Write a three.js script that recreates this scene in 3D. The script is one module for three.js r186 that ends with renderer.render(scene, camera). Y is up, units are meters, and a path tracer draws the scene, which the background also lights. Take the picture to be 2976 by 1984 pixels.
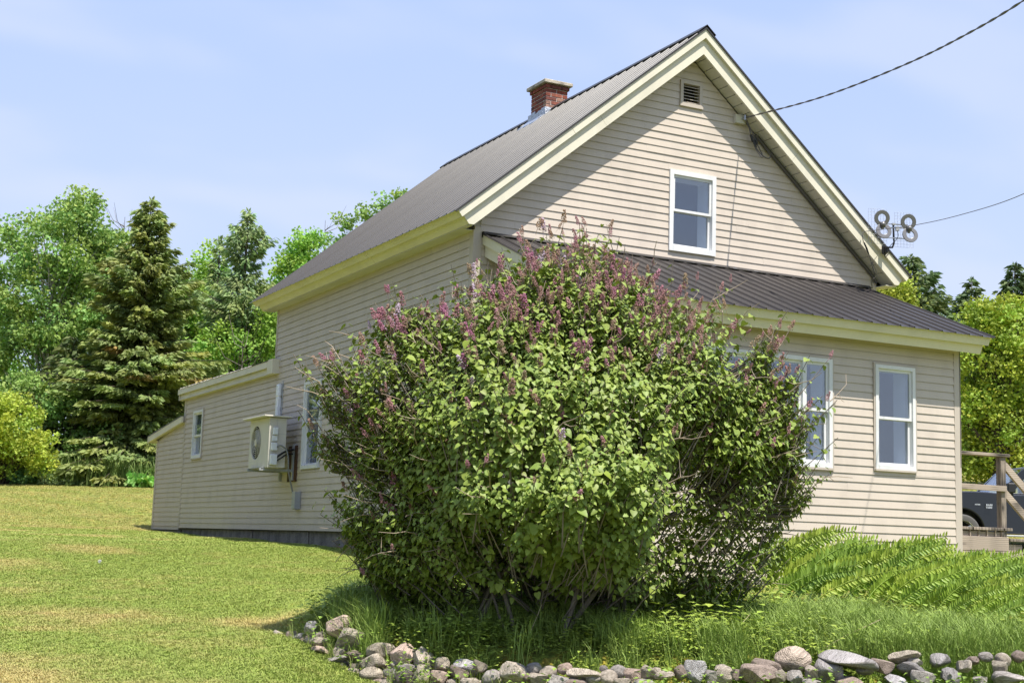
import * as THREE from 'three';
import { mergeGeometries, mergeVertices } from 'three/addons/utils/BufferGeometryUtils.js';
import { RoundedBoxGeometry } from 'three/addons/geometries/RoundedBoxGeometry.js';
import { FontLoader } from 'three/addons/loaders/FontLoader.js';
import { TextGeometry } from 'three/addons/geometries/TextGeometry.js';

// ---------------------------------------------------------------- camera, sky, sun, exposure
const scene = new THREE.Scene();
const V = (x, y, z) => new THREE.Vector3(x, y, z);
const EYE = V(-7.4169, -0.0659, 15.5255);
const FWD = V(0.45316, 0.140129, -0.880346), RIGHT = V(0.886734, 0.030363, 0.461281), UPV = V(-0.091369, 0.989668, 0.110498);
const FPX = 4098.3;                                   // focal length in pixels of the 2976 x 1984 photograph
const camera = new THREE.PerspectiveCamera(2 * Math.atan(992 / FPX) * 180 / Math.PI, 1024 / 682, 0.1, 2000);
camera.position.copy(EYE); camera.up.copy(UPV); camera.lookAt(EYE.clone().add(FWD));
const renderer = new THREE.WebGLRenderer({ antialias: true });
renderer.toneMapping = THREE.LinearToneMapping; renderer.toneMappingExposure = 1.6;
renderer.shadowMap.enabled = true; renderer.shadowMap.type = THREE.PCFSoftShadowMap;

const SUN = V(0.030, 0.910, 0.414).normalize();
const sun = new THREE.DirectionalLight(new THREE.Color(1.0, 0.95, 0.86), 5.0);
sun.name = 'sun'; sun.position.copy(SUN.clone().multiplyScalar(60)); sun.target.position.set(0, 0, 0);
sun.castShadow = true; sun.shadow.mapSize.set(4096, 4096); sun.shadow.radius = 1;
Object.assign(sun.shadow.camera, { left: -45, right: 45, top: 45, bottom: -45, near: 1, far: 160 });
scene.add(sun, sun.target);

// seeded random and tileable noise
function rng(seed) { let a = seed >>> 0; return () => { a = (a + 0x6D2B79F5) | 0; let t = Math.imul(a ^ (a >>> 15), 1 | a); t = (t + Math.imul(t ^ (t >>> 7), 61 | t)) ^ t; return ((t ^ (t >>> 14)) >>> 0) / 4294967296; }; }
const lerp = (a, b, t) => a + (b - a) * t, clamp = (x, a = 0, b = 1) => Math.min(b, Math.max(a, x));
const sstep = (x, a, b) => { const t = clamp((x - a) / (b - a)); return t * t * (3 - 2 * t); };
function hash(ix, iy, s) { let h = Math.imul(ix, 374761393) + Math.imul(iy, 668265263) + Math.imul(s, 1442695041); h = Math.imul(h ^ (h >>> 13), 1274126177); return ((h ^ (h >>> 16)) >>> 0) / 4294967296; }
function vnoise(x, y, s = 0, px = 0, py = px) {       // value noise, wraps at px, py when given
  const ix = Math.floor(x), iy = Math.floor(y), fx = x - ix, fy = y - iy, u = fx * fx * (3 - 2 * fx), v = fy * fy * (3 - 2 * fy);
  const w = (i, p) => (p ? ((i % p) + p) % p : i);
  const a = hash(w(ix, px), w(iy, py), s), b = hash(w(ix + 1, px), w(iy, py), s), c = hash(w(ix, px), w(iy + 1, py), s), d = hash(w(ix + 1, px), w(iy + 1, py), s);
  return lerp(lerp(a, b, u), lerp(c, d, u), v);
}
function fbm(x, y, s = 0, oct = 4, p = 0) { let r = 0, a = 0.5, n = 0; for (let i = 0; i < oct; i++) { r += a * vnoise(x, y, s + i * 17, p); n += a; x *= 2; y *= 2; p *= 2; a *= 0.5; } return r / n; }
function fbm3(x, y, z, s = 0) { return (fbm(x + z * 0.37, y + 11.3, s, 3) + fbm(y - x * 0.21, z + 5.1, s + 7, 3) + fbm(z + y * 0.3, x + 2.7, s + 13, 3)) / 3; }

// the sky: a pale early-summer blue with thin high cloud, brighter towards the horizon and the sun
{
  const w = 1024, h = 512, data = new Float32Array(w * h * 4);
  const stops = [[0, .74, .85, 1.06], [8, .66, .79, 1.06], [18, .54, .69, 1.06], [30, .45, .61, 1.03], [50, .36, .53, .98], [90, .29, .45, .88]];
  for (let j = 0; j < h; j++) for (let i = 0; i < w; i++) {
    const up = ((j + 0.5) / h - 0.5) * Math.PI, az = ((i + 0.5) / w - 0.5) * 2 * Math.PI, e = Math.max(0, up * 180 / Math.PI);
    let k = 0; while (k < stops.length - 2 && e > stops[k + 1][0]) k++;
    const t = clamp((e - stops[k][0]) / (stops[k + 1][0] - stops[k][0]));
    const dx = Math.cos(az) * Math.cos(up), dy = Math.sin(up), dz = Math.sin(az) * Math.cos(up);
    const cs = dx * SUN.x + dy * SUN.y + dz * SUN.z, q = 1 / (Math.max(dy, 0.02) + 0.12);
    const cl = fbm(dx * q * 2.1 + 7, dz * q * 5.2 + 3, 91, 5), ci = sstep(cl, 0.42, 0.74) * sstep(e, 1, 8) * 0.85 + 0.12 * fbm(dx * q * 9, dz * q * 9, 5, 3);
    const glow = 0.22 * Math.pow(Math.max(0, cs), 6) + 0.5 * Math.pow(Math.max(0, cs), 60);
    for (let c = 0; c < 3; c++) {
      let v = lerp(stops[k][c + 1], stops[k + 1][c + 1], t);
      v = lerp(v, [0.80, 0.86, 1.04][c], ci * 0.42) + glow * [1, .97, .9][c];
      if (up < 0) v = [0.20, 0.22, 0.12][c];
      data[(j * w + i) * 4 + c] = v * .62;
    }
    data[(j * w + i) * 4 + 3] = 1;
  }
  const sky = new THREE.DataTexture(data, w, h, THREE.RGBAFormat, THREE.FloatType);
  sky.mapping = THREE.EquirectangularReflectionMapping; sky.magFilter = THREE.LinearFilter; sky.needsUpdate = true;
  scene.background = sky; scene.environment = sky;
}

// ---------------------------------------------------------------- helpers
const at = (u, v, dep) => EYE.clone().addScaledVector(FWD, dep).addScaledVector(RIGHT, (u - 1488) / FPX * dep).addScaledVector(UPV, -(v - 992) / FPX * dep);
const taken = {};
function numbered(n) { taken[n] = (taken[n] ?? -1) + 1; return taken[n] ? n + '_' + String(taken[n]).padStart(3, '0') : n; }
function shade(o) { o.castShadow = true; o.receiveShadow = true; return o; }
function tag(o, label, category, group, kind) { if (label) o.userData.label = label; if (category) o.userData.category = category; if (group) o.userData.group = group; if (kind) o.userData.kind = kind; return o; }
function thing(name, label, category, pos = [0, 0, 0], turn = 0, group) { const g = new THREE.Group(); g.name = numbered(name); g.position.set(...pos); g.rotation.y = turn; tag(g, label, category, group); scene.add(g); return g; }
function groupIn(parent, name) { const g = new THREE.Group(); g.name = name; parent.add(g); return g; }
function boxUV(g) {                                   // uv in metres, by the way each face points
  if (g.index) g = g.toNonIndexed();
  g.computeVertexNormals === undefined;
  const p = g.attributes.position, n = g.attributes.normal, uv = new Float32Array(p.count * 2);
  for (let i = 0; i < p.count; i++) {
    const ax = Math.abs(n.getX(i)), ay = Math.abs(n.getY(i)), az = Math.abs(n.getZ(i));
    if (ax >= ay && ax >= az) { uv[2 * i] = p.getZ(i); uv[2 * i + 1] = p.getY(i); } else if (az >= ay) { uv[2 * i] = p.getX(i); uv[2 * i + 1] = p.getY(i); } else { uv[2 * i] = p.getX(i); uv[2 * i + 1] = p.getZ(i); }
  }
  g.setAttribute('uv', new THREE.BufferAttribute(uv, 2));
  return g;
}
function clean(g) { if (g.index) g = g.toNonIndexed(); for (const k of Object.keys(g.attributes)) if (!['position', 'normal', 'uv'].includes(k)) g.deleteAttribute(k); if (!g.attributes.uv) boxUV(g); return g; }
function mesh(name, geos, mat, parent) {
  const list = (Array.isArray(geos) ? geos : [geos]);
  const g = list.length === 1 ? list[0] : mergeGeometries(list.map(clean));
  const m = shade(new THREE.Mesh(g, mat)); m.name = parent ? name : numbered(name); (parent ?? scene).add(m); return m;
}
const box = (x0, x1, y0, y1, z0, z1) => { const g = new THREE.BoxGeometry(Math.abs(x1 - x0), Math.abs(y1 - y0), Math.abs(z1 - z0)); g.translate((x0 + x1) / 2, (y0 + y1) / 2, (z0 + z1) / 2); return boxUV(g); };
const rbox = (x0, x1, y0, y1, z0, z1, r = 0.01, s = 2) => { const g = new RoundedBoxGeometry(Math.abs(x1 - x0), Math.abs(y1 - y0), Math.abs(z1 - z0), s, r); g.translate((x0 + x1) / 2, (y0 + y1) / 2, (z0 + z1) / 2); return boxUV(g); };
function fromTris(pts) { const g = new THREE.BufferGeometry(); g.setAttribute('position', new THREE.BufferAttribute(new Float32Array(pts.flat()), 3)); g.computeVertexNormals(); return boxUV(g); }
// a convex polygon in a plane pushed along an axis: poly [[a,b]...], map (a,b,c) -> [x,y,z]
function prism(poly, c0, c1, map) {
  const t = [], n = poly.length, A = poly.map(([a, b]) => map(a, b, c0)), B = poly.map(([a, b]) => map(a, b, c1));
  let area = 0; // orientation, so that faces point outwards
  for (let i = 0; i < n; i++) { const [x0, y0] = poly[i], [x1, y1] = poly[(i + 1) % n]; area += x0 * y1 - x1 * y0; }
  const e1 = V(...A[1]).sub(V(...A[0])), e2 = V(...A[2]).sub(V(...A[1])), pn = e1.cross(e2), dir = V(...B[0]).sub(V(...A[0]));
  const flip = pn.dot(dir) > 0;
  const tri = (a, b, c) => (flip ? t.push(a, c, b) : t.push(a, b, c));
  for (let i = 1; i < n - 1; i++) { tri(A[0], A[i], A[i + 1]); tri(B[0], B[i + 1], B[i]); }
  for (let i = 0; i < n; i++) { const j = (i + 1) % n; tri(A[i], B[i], B[j]); tri(A[i], B[j], A[j]); }
  return fromTris(t);
}
function tube(points, r, seg = 24, rad = 6, closed = false) { const c = new THREE.CatmullRomCurve3(points.map((p) => (p.isVector3 ? p : V(...p))), closed); return new THREE.TubeGeometry(c, seg, r, rad, closed); }
// tapered limb through points with a radius at each
function limb(pts, radii, rad = 6) {
  const pos = [], idx = [], uv = []; let len = 0;
  for (let i = 0; i < pts.length; i++) {
    const d = pts[Math.min(i + 1, pts.length - 1)].clone().sub(pts[Math.max(i - 1, 0)]).normalize();
    const s = Math.abs(d.y) > 0.9 ? V(1, 0, 0) : V(0, 1, 0), a = s.cross(d).normalize(), b = d.clone().cross(a);
    if (i) len += pts[i].distanceTo(pts[i - 1]);
    for (let k = 0; k <= rad; k++) { const t = k / rad * 2 * Math.PI, c = Math.cos(t) * radii[i], e = Math.sin(t) * radii[i]; pos.push(pts[i].x + a.x * c + b.x * e, pts[i].y + a.y * c + b.y * e, pts[i].z + a.z * c + b.z * e); uv.push(k / rad * 0.5, len); }
    if (i) for (let k = 0; k < rad; k++) { const p = (i - 1) * (rad + 1) + k, q = p + rad + 1; idx.push(p, p + 1, q, p + 1, q + 1, q); }
  }
  const g = new THREE.BufferGeometry(); g.setAttribute('position', new THREE.BufferAttribute(new Float32Array(pos), 3)); g.setAttribute('uv', new THREE.BufferAttribute(new Float32Array(uv), 2)); g.setIndex(idx); g.computeVertexNormals(); return g;
}
// textures computed here: fn(x, y) -> [r,g,b] sRGB 0..255 or a grey value
function tex(w, h, fn, colour = true) {
  const d = new Uint8Array(w * h * 4);
  for (let j = 0; j < h; j++) for (let i = 0; i < w; i++) { const v = fn(i / w, j / h), o = (j * w + i) * 4; if (typeof v === 'number') d[o] = d[o + 1] = d[o + 2] = clamp(v, 0, 255); else for (let c = 0; c < 3; c++) d[o + c] = clamp(v[c], 0, 255); d[o + 3] = 255; }
  const t = new THREE.DataTexture(d, w, h); t.wrapS = t.wrapT = THREE.RepeatWrapping; t.magFilter = THREE.LinearFilter; t.minFilter = THREE.LinearMipmapLinearFilter; t.generateMipmaps = true;
  if (colour) t.colorSpace = THREE.SRGBColorSpace; t.needsUpdate = true; return t;
}
function rep(t, su, sv = su) { const c = t.clone(); c.repeat.set(su, sv); c.needsUpdate = true; return c; }
const lin = (r, g, b) => new THREE.Color().setRGB(r, g, b);
const std = (o) => new THREE.MeshStandardMaterial(o), phys = (o) => new THREE.MeshPhysicalMaterial(o);

// ---------------------------------------------------------------- materials
const tGrime = tex(512, 512, (x, y) => { const n = fbm(x * 6, y * 6, 3, 5, 6), m = fbm(x * 40, y * 5, 8, 3, 40), s = vnoise(x * 240, y * 240, 4, 240); return 252 - 9 * sstep(n, .4, .85) - 7 * m - 5 * s; });
const tGrain = tex(512, 512, (x, y) => 110 + 90 * fbm(x * 10, y * 150, 21, 3, 10) + 40 * vnoise(x * 4, y * 60, 5, 4, 60), false);
const tFine = tex(256, 256, (x, y) => 255 * fbm(x * 32, y * 32, 33, 4, 32), false);
const tSpeck = tex(512, 512, (x, y) => { const a = fbm(x * 8, y * 8, 41, 5, 8), b = vnoise(x * 170, y * 170, 43, 170), c = vnoise(x * 90, y * 90, 44, 90); const v = 212 + 70 * (a - .5) * 1.6 + (b > .8 ? 30 : 0) - (c > .82 ? 50 : 0) + 36 * (b - .5); return [v + 4, v, v - 3]; });
const tWood = tex(512, 512, (x, y) => { const g = fbm(x * 3, y * 90, 51, 4, 3), f = fbm(x * 8, y * 220, 52, 2, 8), k = Math.pow(vnoise(x * 5, y * 9, 53, 5, 9), 9); const v = 0.62 + 0.38 * g - 0.25 * sstep(f, .62, .8) - 0.5 * k; return [262 * v, 246 * v, 230 * v]; });
const M = {
  siding: std({ color: lin(.575, .497, .42), roughness: .55, map: rep(tGrime, .6, .6), bumpMap: rep(tGrain, .8, .8), bumpScale: .0008 }),
  trim: std({ color: lin(.72, .675, .545), roughness: .5, map: rep(tGrime, .5, .5) }),
  corner: std({ color: lin(.51, .445, .38), roughness: .55, map: rep(tGrime, .6, .6) }),
  soffit: std({ color: lin(.60, .57, .48), roughness: .6, map: rep(tGrime, .5, .5) }),
  white: std({ color: lin(.74, .74, .74), roughness: .4, map: rep(tGrime, .9, .9) }),
  sheath: std({ color: lin(.40, .36, .31), roughness: .9 }),
  interior: std({ color: lin(.13, .14, .155), roughness: .95 }),
  roof: phys({ color: lin(.052, .047, .046), roughness: .36, specularIntensity: .3, metalness: 0, map: rep(tGrime, .35, .35) }),
  darkmetal: std({ color: lin(.045, .042, .042), roughness: .5, metalness: .3 }),
  steel: std({ color: lin(.45, .46, .48), roughness: .4, metalness: .8, map: rep(tGrime, 3, 3) }),
  flash: std({ color: lin(.5, .52, .55), roughness: .35, metalness: .7, bumpMap: rep(tFine, 4, 4), bumpScale: .006 }),
  mortar: std({ color: lin(.56, .52, .47), roughness: .95, bumpMap: rep(tFine, 4, 4), bumpScale: .002 }),
  bricks: [[.33, .085, .05], [.27, .07, .045], [.38, .12, .075], [.42, .24, .18], [.20, .065, .05]].map((c) => std({ color: lin(...c), roughness: .9, map: rep(tSpeck, 3, 3), bumpMap: rep(tFine, 5, 5), bumpScale: .002 })),
  concrete: std({ color: lin(.27, .255, .23), roughness: .95, map: rep(tSpeck, .9, .9), bumpMap: rep(tFine, 2, 2), bumpScale: .004 }),
  wood: std({ color: lin(.62, .58, .54), roughness: .85, map: rep(tWood, .6, 1.4), bumpMap: rep(tGrain, 1, 1), bumpScale: .002 }),
  woodV: std({ color: lin(.43, .405, .38), roughness: .85, map: (() => { const t = rep(tWood, 1.4, .6); t.rotation = Math.PI / 2; return t; })() }),
  black: std({ color: lin(.014, .014, .015), roughness: .5 }),
  cable: std({ color: lin(.085, .078, .075), roughness: .6 }),
  cablegrey: std({ color: lin(.20, .20, .20), roughness: .6 }),
  beige: std({ color: lin(.68, .64, .56), roughness: .5, map: rep(tGrime, 1.3, 1.3) }),
  plasticwhite: std({ color: lin(.76, .78, .80), roughness: .35 }),
  greybox: std({ color: lin(.38, .39, .40), roughness: .45, map: rep(tGrime, 2, 2) }),
  ring: std({ color: lin(.17, .165, .165), roughness: .4, metalness: .5 }),
  glass: phys({ color: lin(.86, .9, .94), roughness: .015, transmission: 1, thickness: 0, ior: 2.1, specularIntensity: 1 }),
};
// ---------------------------------------------------------------- the ground
const FH = [0.45767, -0.88912], RH = [0.88912, 0.45767];
const toD = (x, z) => (x - EYE.x) * FH[0] + (z - EYE.z) * FH[1], toL = (x, z) => (x - EYE.x) * RH[0] + (z - EYE.z) * RH[1];
const fromLD = (l, d) => [EYE.x + RH[0] * l + FH[0] * d, EYE.z + RH[1] * l + FH[1] * d];
function table(pts) {                                 // smooth curve through [x, y] points
  return (x) => {
    if (x <= pts[0][0]) return pts[0][1]; const n = pts.length; if (x >= pts[n - 1][0]) return pts[n - 1][1];
    let i = 0; while (x > pts[i + 1][0]) i++;
    const sl = (k) => (pts[k + 1][1] - pts[k][1]) / (pts[k + 1][0] - pts[k][0]), m = (k) => (k === 0 ? sl(0) : k === n - 1 ? sl(n - 2) : (sl(k - 1) + sl(k)) / 2);
    const h = pts[i + 1][0] - pts[i][0], t = (x - pts[i][0]) / h, t2 = t * t, t3 = t2 * t;
    return (2 * t3 - 3 * t2 + 1) * pts[i][1] + (t3 - 2 * t2 + t) * h * m(i) + (-2 * t3 + 3 * t2) * pts[i + 1][1] + (t3 - t2) * h * m(i + 1);
  };
}
const rise = table([[-60, -2.2], [0, -1.65], [6, -1.28], [9, -1.06], [12, -.84], [16, -.52], [20, -.27], [24, -.20], [31, -.06], [36, .36], [45, 1.26], [55, 1.75], [80, 2.6], [200, 6], [500, 9]]);
const rockD = table([[-1.9, 11.9], [-1.6, 11.5], [-1.1, 10.75], [-.6, 10.3], [0, 10.05], [.8, 9.95], [2, 9.95], [3.7, 10.2], [8, 10.4]]);
function groundY(x, z) {
  const d = toD(x, z), l = toL(x, z), e = d - rockD(l);
  let y = rise(d) + sstep(l, 4, 16) * clamp(d - 31, 0, 40) * .055;
  y += .12 * sstep(e, .05, .35) * (1 - sstep(e, 1.2, 4.0)) * sstep(l, -2.1, -1.5) - .15 * (1 - sstep(e, -.05, .3)) * sstep(l, -1.7, -.8) * sstep(d, 5, 8);
  y += (fbm(x * .45 + 9, z * .45, 61, 3) - .5) * .07 * sstep(d, 4, 9) + (fbm(x * .12, z * .12, 62, 2) - .5) * .5 * sstep(d, 50, 90);
  return y;
}
function onGround(u, v) { let lo = 5, hi = 5; for (; hi < 90; hi += .1) { const p = at(u, v, hi); if (p.y < groundY(p.x, p.z)) break; lo = hi; } for (let i = 0; i < 12; i++) { const m = (lo + hi) / 2, p = at(u, v, m); if (p.y < groundY(p.x, p.z)) hi = m; else lo = m; } return at(u, v, hi); }
// how dry the turf is at a spot (straw-coloured patches, scuffs and the mower's passes on the back lawn)
function dryness(x, z) {
  const d = toD(x, z), l = toL(x, z);
  let k = sstep(fbm(x * .55 + 3, z * .55 + 8, 71, 4), .47, .74) * .8 + .35 * sstep(fbm(x * 2.2, z * 2.2, 72, 3), .52, .75);
  const back = sstep(d, 29, 33), arc = Math.hypot(l + 22, (d - 26) * 1.0);
  k = lerp(k, .35 + .4 * (Math.sin(arc * 3.0 + 1.5 * fbm(x * .3, z * .3, 75, 2)) * .5 + .5) * .8 + .35 * sstep(fbm(l * .25, d * .9, 73, 3), .5, .75), back * .8);
  const bed = sstep(d - rockD(l), 0, .3) * sstep(l, -1.9, -1.5) * (1 - sstep(d, 16, 18));
  return clamp(k * (1 - bed));
}
const GREEN = [.19, .24, .048], STRAW = [.36, .31, .13];
{
  const ds = [], ls = [];
  for (let d = -40; d < 2; d += 3) ds.push(d);
  for (let d = 2, s = .5; d < 520; d += s) { ds.push(d); s = d < 8 ? .5 : d < 16 ? .14 : d < 30 ? .22 : d < 60 ? .5 : d * .08; }
  for (let i = -130; i <= 130; i++) { const t = i / 130; ls.push(Math.sign(t) * (Math.abs(t) * 13 + 420 * Math.pow(Math.abs(t), 5))); }
  const pos = new Float32Array(ds.length * ls.length * 3), uv = new Float32Array(ds.length * ls.length * 2), col = new Float32Array(ds.length * ls.length * 3), idx = [];
  let k = 0;
  for (const d of ds) for (const l of ls) {
    const [x, z] = fromLD(l * (1 + Math.max(0, d) * .004), d);
    pos.set([x, groundY(x, z), z], k * 3); uv.set([x, z], k * 2);
    const q = dryness(x, z), j = .85 + .3 * fbm(x * 1.7, z * 1.7, 77, 2);
    for (let c = 0; c < 3; c++) col[k * 3 + c] = lerp(GREEN[c], STRAW[c], q * .6) * j;
    k++;
  }
  for (let i = 0; i < ds.length - 1; i++) for (let j = 0; j < ls.length - 1; j++) { const a = i * ls.length + j, b = a + ls.length; idx.push(a, a + 1, b, a + 1, b + 1, b); }
  const g = new THREE.BufferGeometry(); g.setAttribute('position', new THREE.BufferAttribute(pos, 3)); g.setAttribute('uv', new THREE.BufferAttribute(uv, 2)); g.setAttribute('color', new THREE.BufferAttribute(col, 3)); g.setIndex(idx); g.computeVertexNormals();
  const tTurf = tex(1024, 1024, (x, y) => { const a = fbm(x * 24, y * 24, 81, 5, 24), b = vnoise(x * 300, y * 300, 82, 300), c = vnoise(x * 130, y * 130, 83, 130), s = fbm(x * 60, y * 60, 84, 3, 60); const v = 150 + 70 * (b - .5) + 80 * (a - .5) + 50 * (c - .5); return [v * (1 + .28 * sstep(s, .5, .75)) + 18, v + 20, v * .92]; });
  const tTurfB = tex(512, 512, (x, y) => 255 * fbm(x * 70, y * 70, 85, 4, 70), false);
  const turf = std({ vertexColors: true, color: lin(1.75, 1.75, 1.75), roughness: 1, map: rep(tTurf, .22, .22), bumpMap: rep(tTurfB, .3, .3), bumpScale: .015 });
  tag(mesh('lawn_ground', g, turf), 'sloping mown lawn and garden soil reaching to the tree line', 'lawn', null, 'structure');
}
// ---------------------------------------------------------------- the house
const house = thing('house', 'beige clapboard farmhouse with brown metal roof, brick chimney and enclosed front porch', 'house');
const COURSE = .1016, LIP = .014;
// one clapboard between heights ya..yb of a course that starts at yc. side 'z': faces +z at plane c, runs along x; side 'x': faces -x at plane c, runs along z
function board(parent, side, c, yc, ya, yb, a0, b0, a1 = a0, b1 = b0, off = 0) {
  if (Math.max(b0 - a0, b1 - a1) < .01 || yb - ya < .004) return;
  const out = (y) => lerp(LIP, .003, clamp((y - yc) / COURSE)) + off, o0 = out(ya), o1 = out(yb);
  const map = side === 'z' ? (h, y, o) => [h, y, c + o] : (h, y, o) => [c - o, y, h];
  const A = map(a0, ya, o0), B = map(b0, ya, o0), C2 = map(b1, yb, o1), D = map(a1, yb, o1), A2 = map(a0, ya, 0), B2 = map(b0, ya, 0), C3 = map(b1, yb, 0), D2 = map(a1, yb, 0);
  const q = (p, r, s, t) => (side === 'z' ? [p, r, s, p, s, t] : [p, s, r, p, t, s]);
  const g = fromTris([...q(A, B, C2, D), ...q(D, C2, C3, D2), ...q(A2, A, D, D2), ...q(B, B2, C3, C2)]);
  const m = mesh('siding_board', g, M.siding, parent);
}
// courses over a wall; range(y) -> [left, right]; holes [{a,b,y0,y1}]; long runs are lapped from staggered lengths
function courses(parent, side, c, y0, y1, phase, range, holes, seed, seam = 3.66) {
  const R = rng(seed); let k = Math.floor((y0 - phase) / COURSE);
  for (; ; k++) {
    const yc = phase + k * COURSE, ya0 = Math.max(yc, y0), yb0 = Math.min(yc + COURSE, y1); if (ya0 >= y1 - .002) break;
    const cuts = new Set([ya0, yb0]); for (const h of holes) for (const y of [h.y0, h.y1]) if (y > ya0 + .003 && y < yb0 - .003) cuts.add(y);
    const ys = [...cuts].sort((p, q) => p - q), s0 = R() * seam;
    for (let i = 0; i < ys.length - 1; i++) {
      const ya = ys[i], yb = ys[i + 1], ym = (ya + yb) / 2, [l0, r0] = range(ya), [l1, r1] = range(yb);
      let spans = [[l0, r0, l1, r1]];
      for (const h of holes) if (ym > h.y0 && ym < h.y1) spans = spans.flatMap((s) => { const o = []; if (h.a > s[0]) o.push([s[0], Math.min(s[1], h.a), s[2], Math.min(s[3], h.a)]); if (h.b < s[1]) o.push([Math.max(s[0], h.b), s[1], Math.max(s[2], h.b), s[3]]); return o; });
      for (const s of spans) {
        let a = s[0], a1 = s[2], n = 0, x = Math.ceil((s[0] - s0) / seam) * seam + s0;
        for (; x < s[1] - .35; x += seam) { if (x < s[0] + .35) continue; board(parent, side, c, yc, ya, yb, a, x + .03, a1, x + .03, n % 2 ? .0018 : 0); a = a1 = x; n++; }
        board(parent, side, c, yc, ya, yb, a, s[1], a1, s[3], n % 2 ? .0018 : 0);
      }
    }
  }
}
// wall slab with rectangular holes: outline given as range(y) between y0 and y1
function slab(side, c0, c1, y0, y1, range, holes, extra = []) {
  const ys = [...new Set([y0, y1, ...extra, ...holes.flatMap((h) => [h.y0, h.y1])])].filter((y) => y >= y0 && y <= y1).sort((a, b) => a - b), out = [];
  for (let i = 0; i < ys.length - 1; i++) {
    const ya = ys[i], yb = ys[i + 1], ym = (ya + yb) / 2; if (yb - ya < .001) continue; const [l0, r0] = range(ya), [l1, r1] = range(yb); let spans = [[l0, r0, l1, r1]];
    for (const h of holes) if (ym > h.y0 && ym < h.y1) spans = spans.flatMap((s) => (h.a > s[0] && h.b < s[1] ? [[s[0], h.a, s[2], h.a], [h.b, s[1], h.b, s[3]]] : [s]));
    for (const s of spans) { const poly = [[s[0], ya], [s[1], ya], [s[3], yb], [s[2], yb]]; if (s[1] - s[0] < .002) continue; if (Math.abs(s[3] - s[2]) < .002) poly.pop(); out.push(prism(poly, c0, c1, side === 'z' ? (a, y, c) => [a, y, c] : (a, y, c) => [c, y, a])); }
  }
  return out;
}
const HX = 6.48, RX = 3.24;                            // gable width and ridge line
// roof slope frame: a runs up the slope from the eave, n stands off it; s = -1 left, 1 right
const SL = Math.atan(.8333), CS = Math.cos(SL), SN = Math.sin(SL), EX = -.385, EY = 3.905, RL = (RX - EX) / CS;
const rp = (s) => (a, n, z) => { const x = EX + CS * a - SN * n, y = EY + SN * a + CS * n; return [s < 0 ? x : HX - x, y, z]; };
const apexA = (n) => RL + n * SN / CS;                 // where a line at n meets the ridge plane
// holes for windows
const gw = { a: 2.93, b: 3.585, y0: 3.90, y1: 4.915 }, gv = { a: 3.06, b: 3.37, y0: 5.93, y1: 6.215 };
const pw = { a: 4.655, b: 5.245, y0: .99, y1: 2.225 }, pl = { a: 1.66, b: 3.90, y0: .97, y1: 2.22 };
const tw = { a: -6.04, b: -5.28, y0: 1.0, y1: 2.32 }, sw = { a: -12.85, b: -12.2, y0: 1.42, y1: 2.32 };
const gableRange = (y) => { const x = Math.max(0, (y - 3.86) / .8333); return [x, HX - x]; };
{
  const w = mesh('gable_wall', slab('z', -.14, 0, -.35, 6.55, gableRange, [gw, gv], [3.86]), M.sheath, house);
  courses(w, 'z', 0, -.3, 6.53, 4.9587 - 60 * COURSE, (y) => { const [a, b] = gableRange(y); return [Math.max(a, .085), Math.min(b, HX - .085)]; }, [{ a: 2.878, b: 3.635, y0: 3.851, y1: 4.966 }, { a: 3.03, b: 3.4, y0: 5.893, y1: 6.25 }], 11, 3.9);
}
{
  const w = mesh('side_wall', slab('x', 0, .14, 0, 3.8, (y) => [y > 2.7 ? -7.74 : -13.62, -.14], [tw, sw], [2.7, 2.7001]), M.sheath, house);
  const H = [{ a: -6.1, b: -5.23, y0: .94, y1: 2.385 }, { a: -12.91, b: -12.145, y0: 1.362, y1: 2.38 }];
  courses(w, 'x', 0, 0, 2.65, 0, () => [-13.56, -.085], H, 12, 3.66);
  courses(w, 'x', 0, 2.65, 3.76, 0, () => [-7.69, -.085], [], 13, 3.66);
  const s = mesh('shed_wall', slab('x', .002, .14, -.03, 2.24, (y) => [y > 1.9 ? lerp(-15.93, -13.63, (y - 1.9) / .34) : -15.93, -13.625], [], [1.9]), M.sheath, house);
  courses(s, 'x', .002, -.04, 2.2, .03, (y) => [y > 1.86 ? lerp(-15.86, -13.67, (y - 1.86) / .36) : -15.86, -13.67], [], 14, 9);
  // walls that face away from the street
  mesh('rear_wall', [...slab('x', HX - .14, HX, -.35, 3.8, (y) => [y > 2.7 ? -7.74 : -13.62, -.14], [], [2.7, 2.7001]), box(.14, HX - .14, 2.6, 3.8, -7.74, -7.6), ...slab('z', -7.74, -7.6, 3.8, 6.5, gableRange, [], [3.86]), box(0, HX, 0, 2.7, -13.76, -13.62), box(.002, 3, -.03, 1.86, -16.05, -15.93)], M.siding, house);
}
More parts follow.
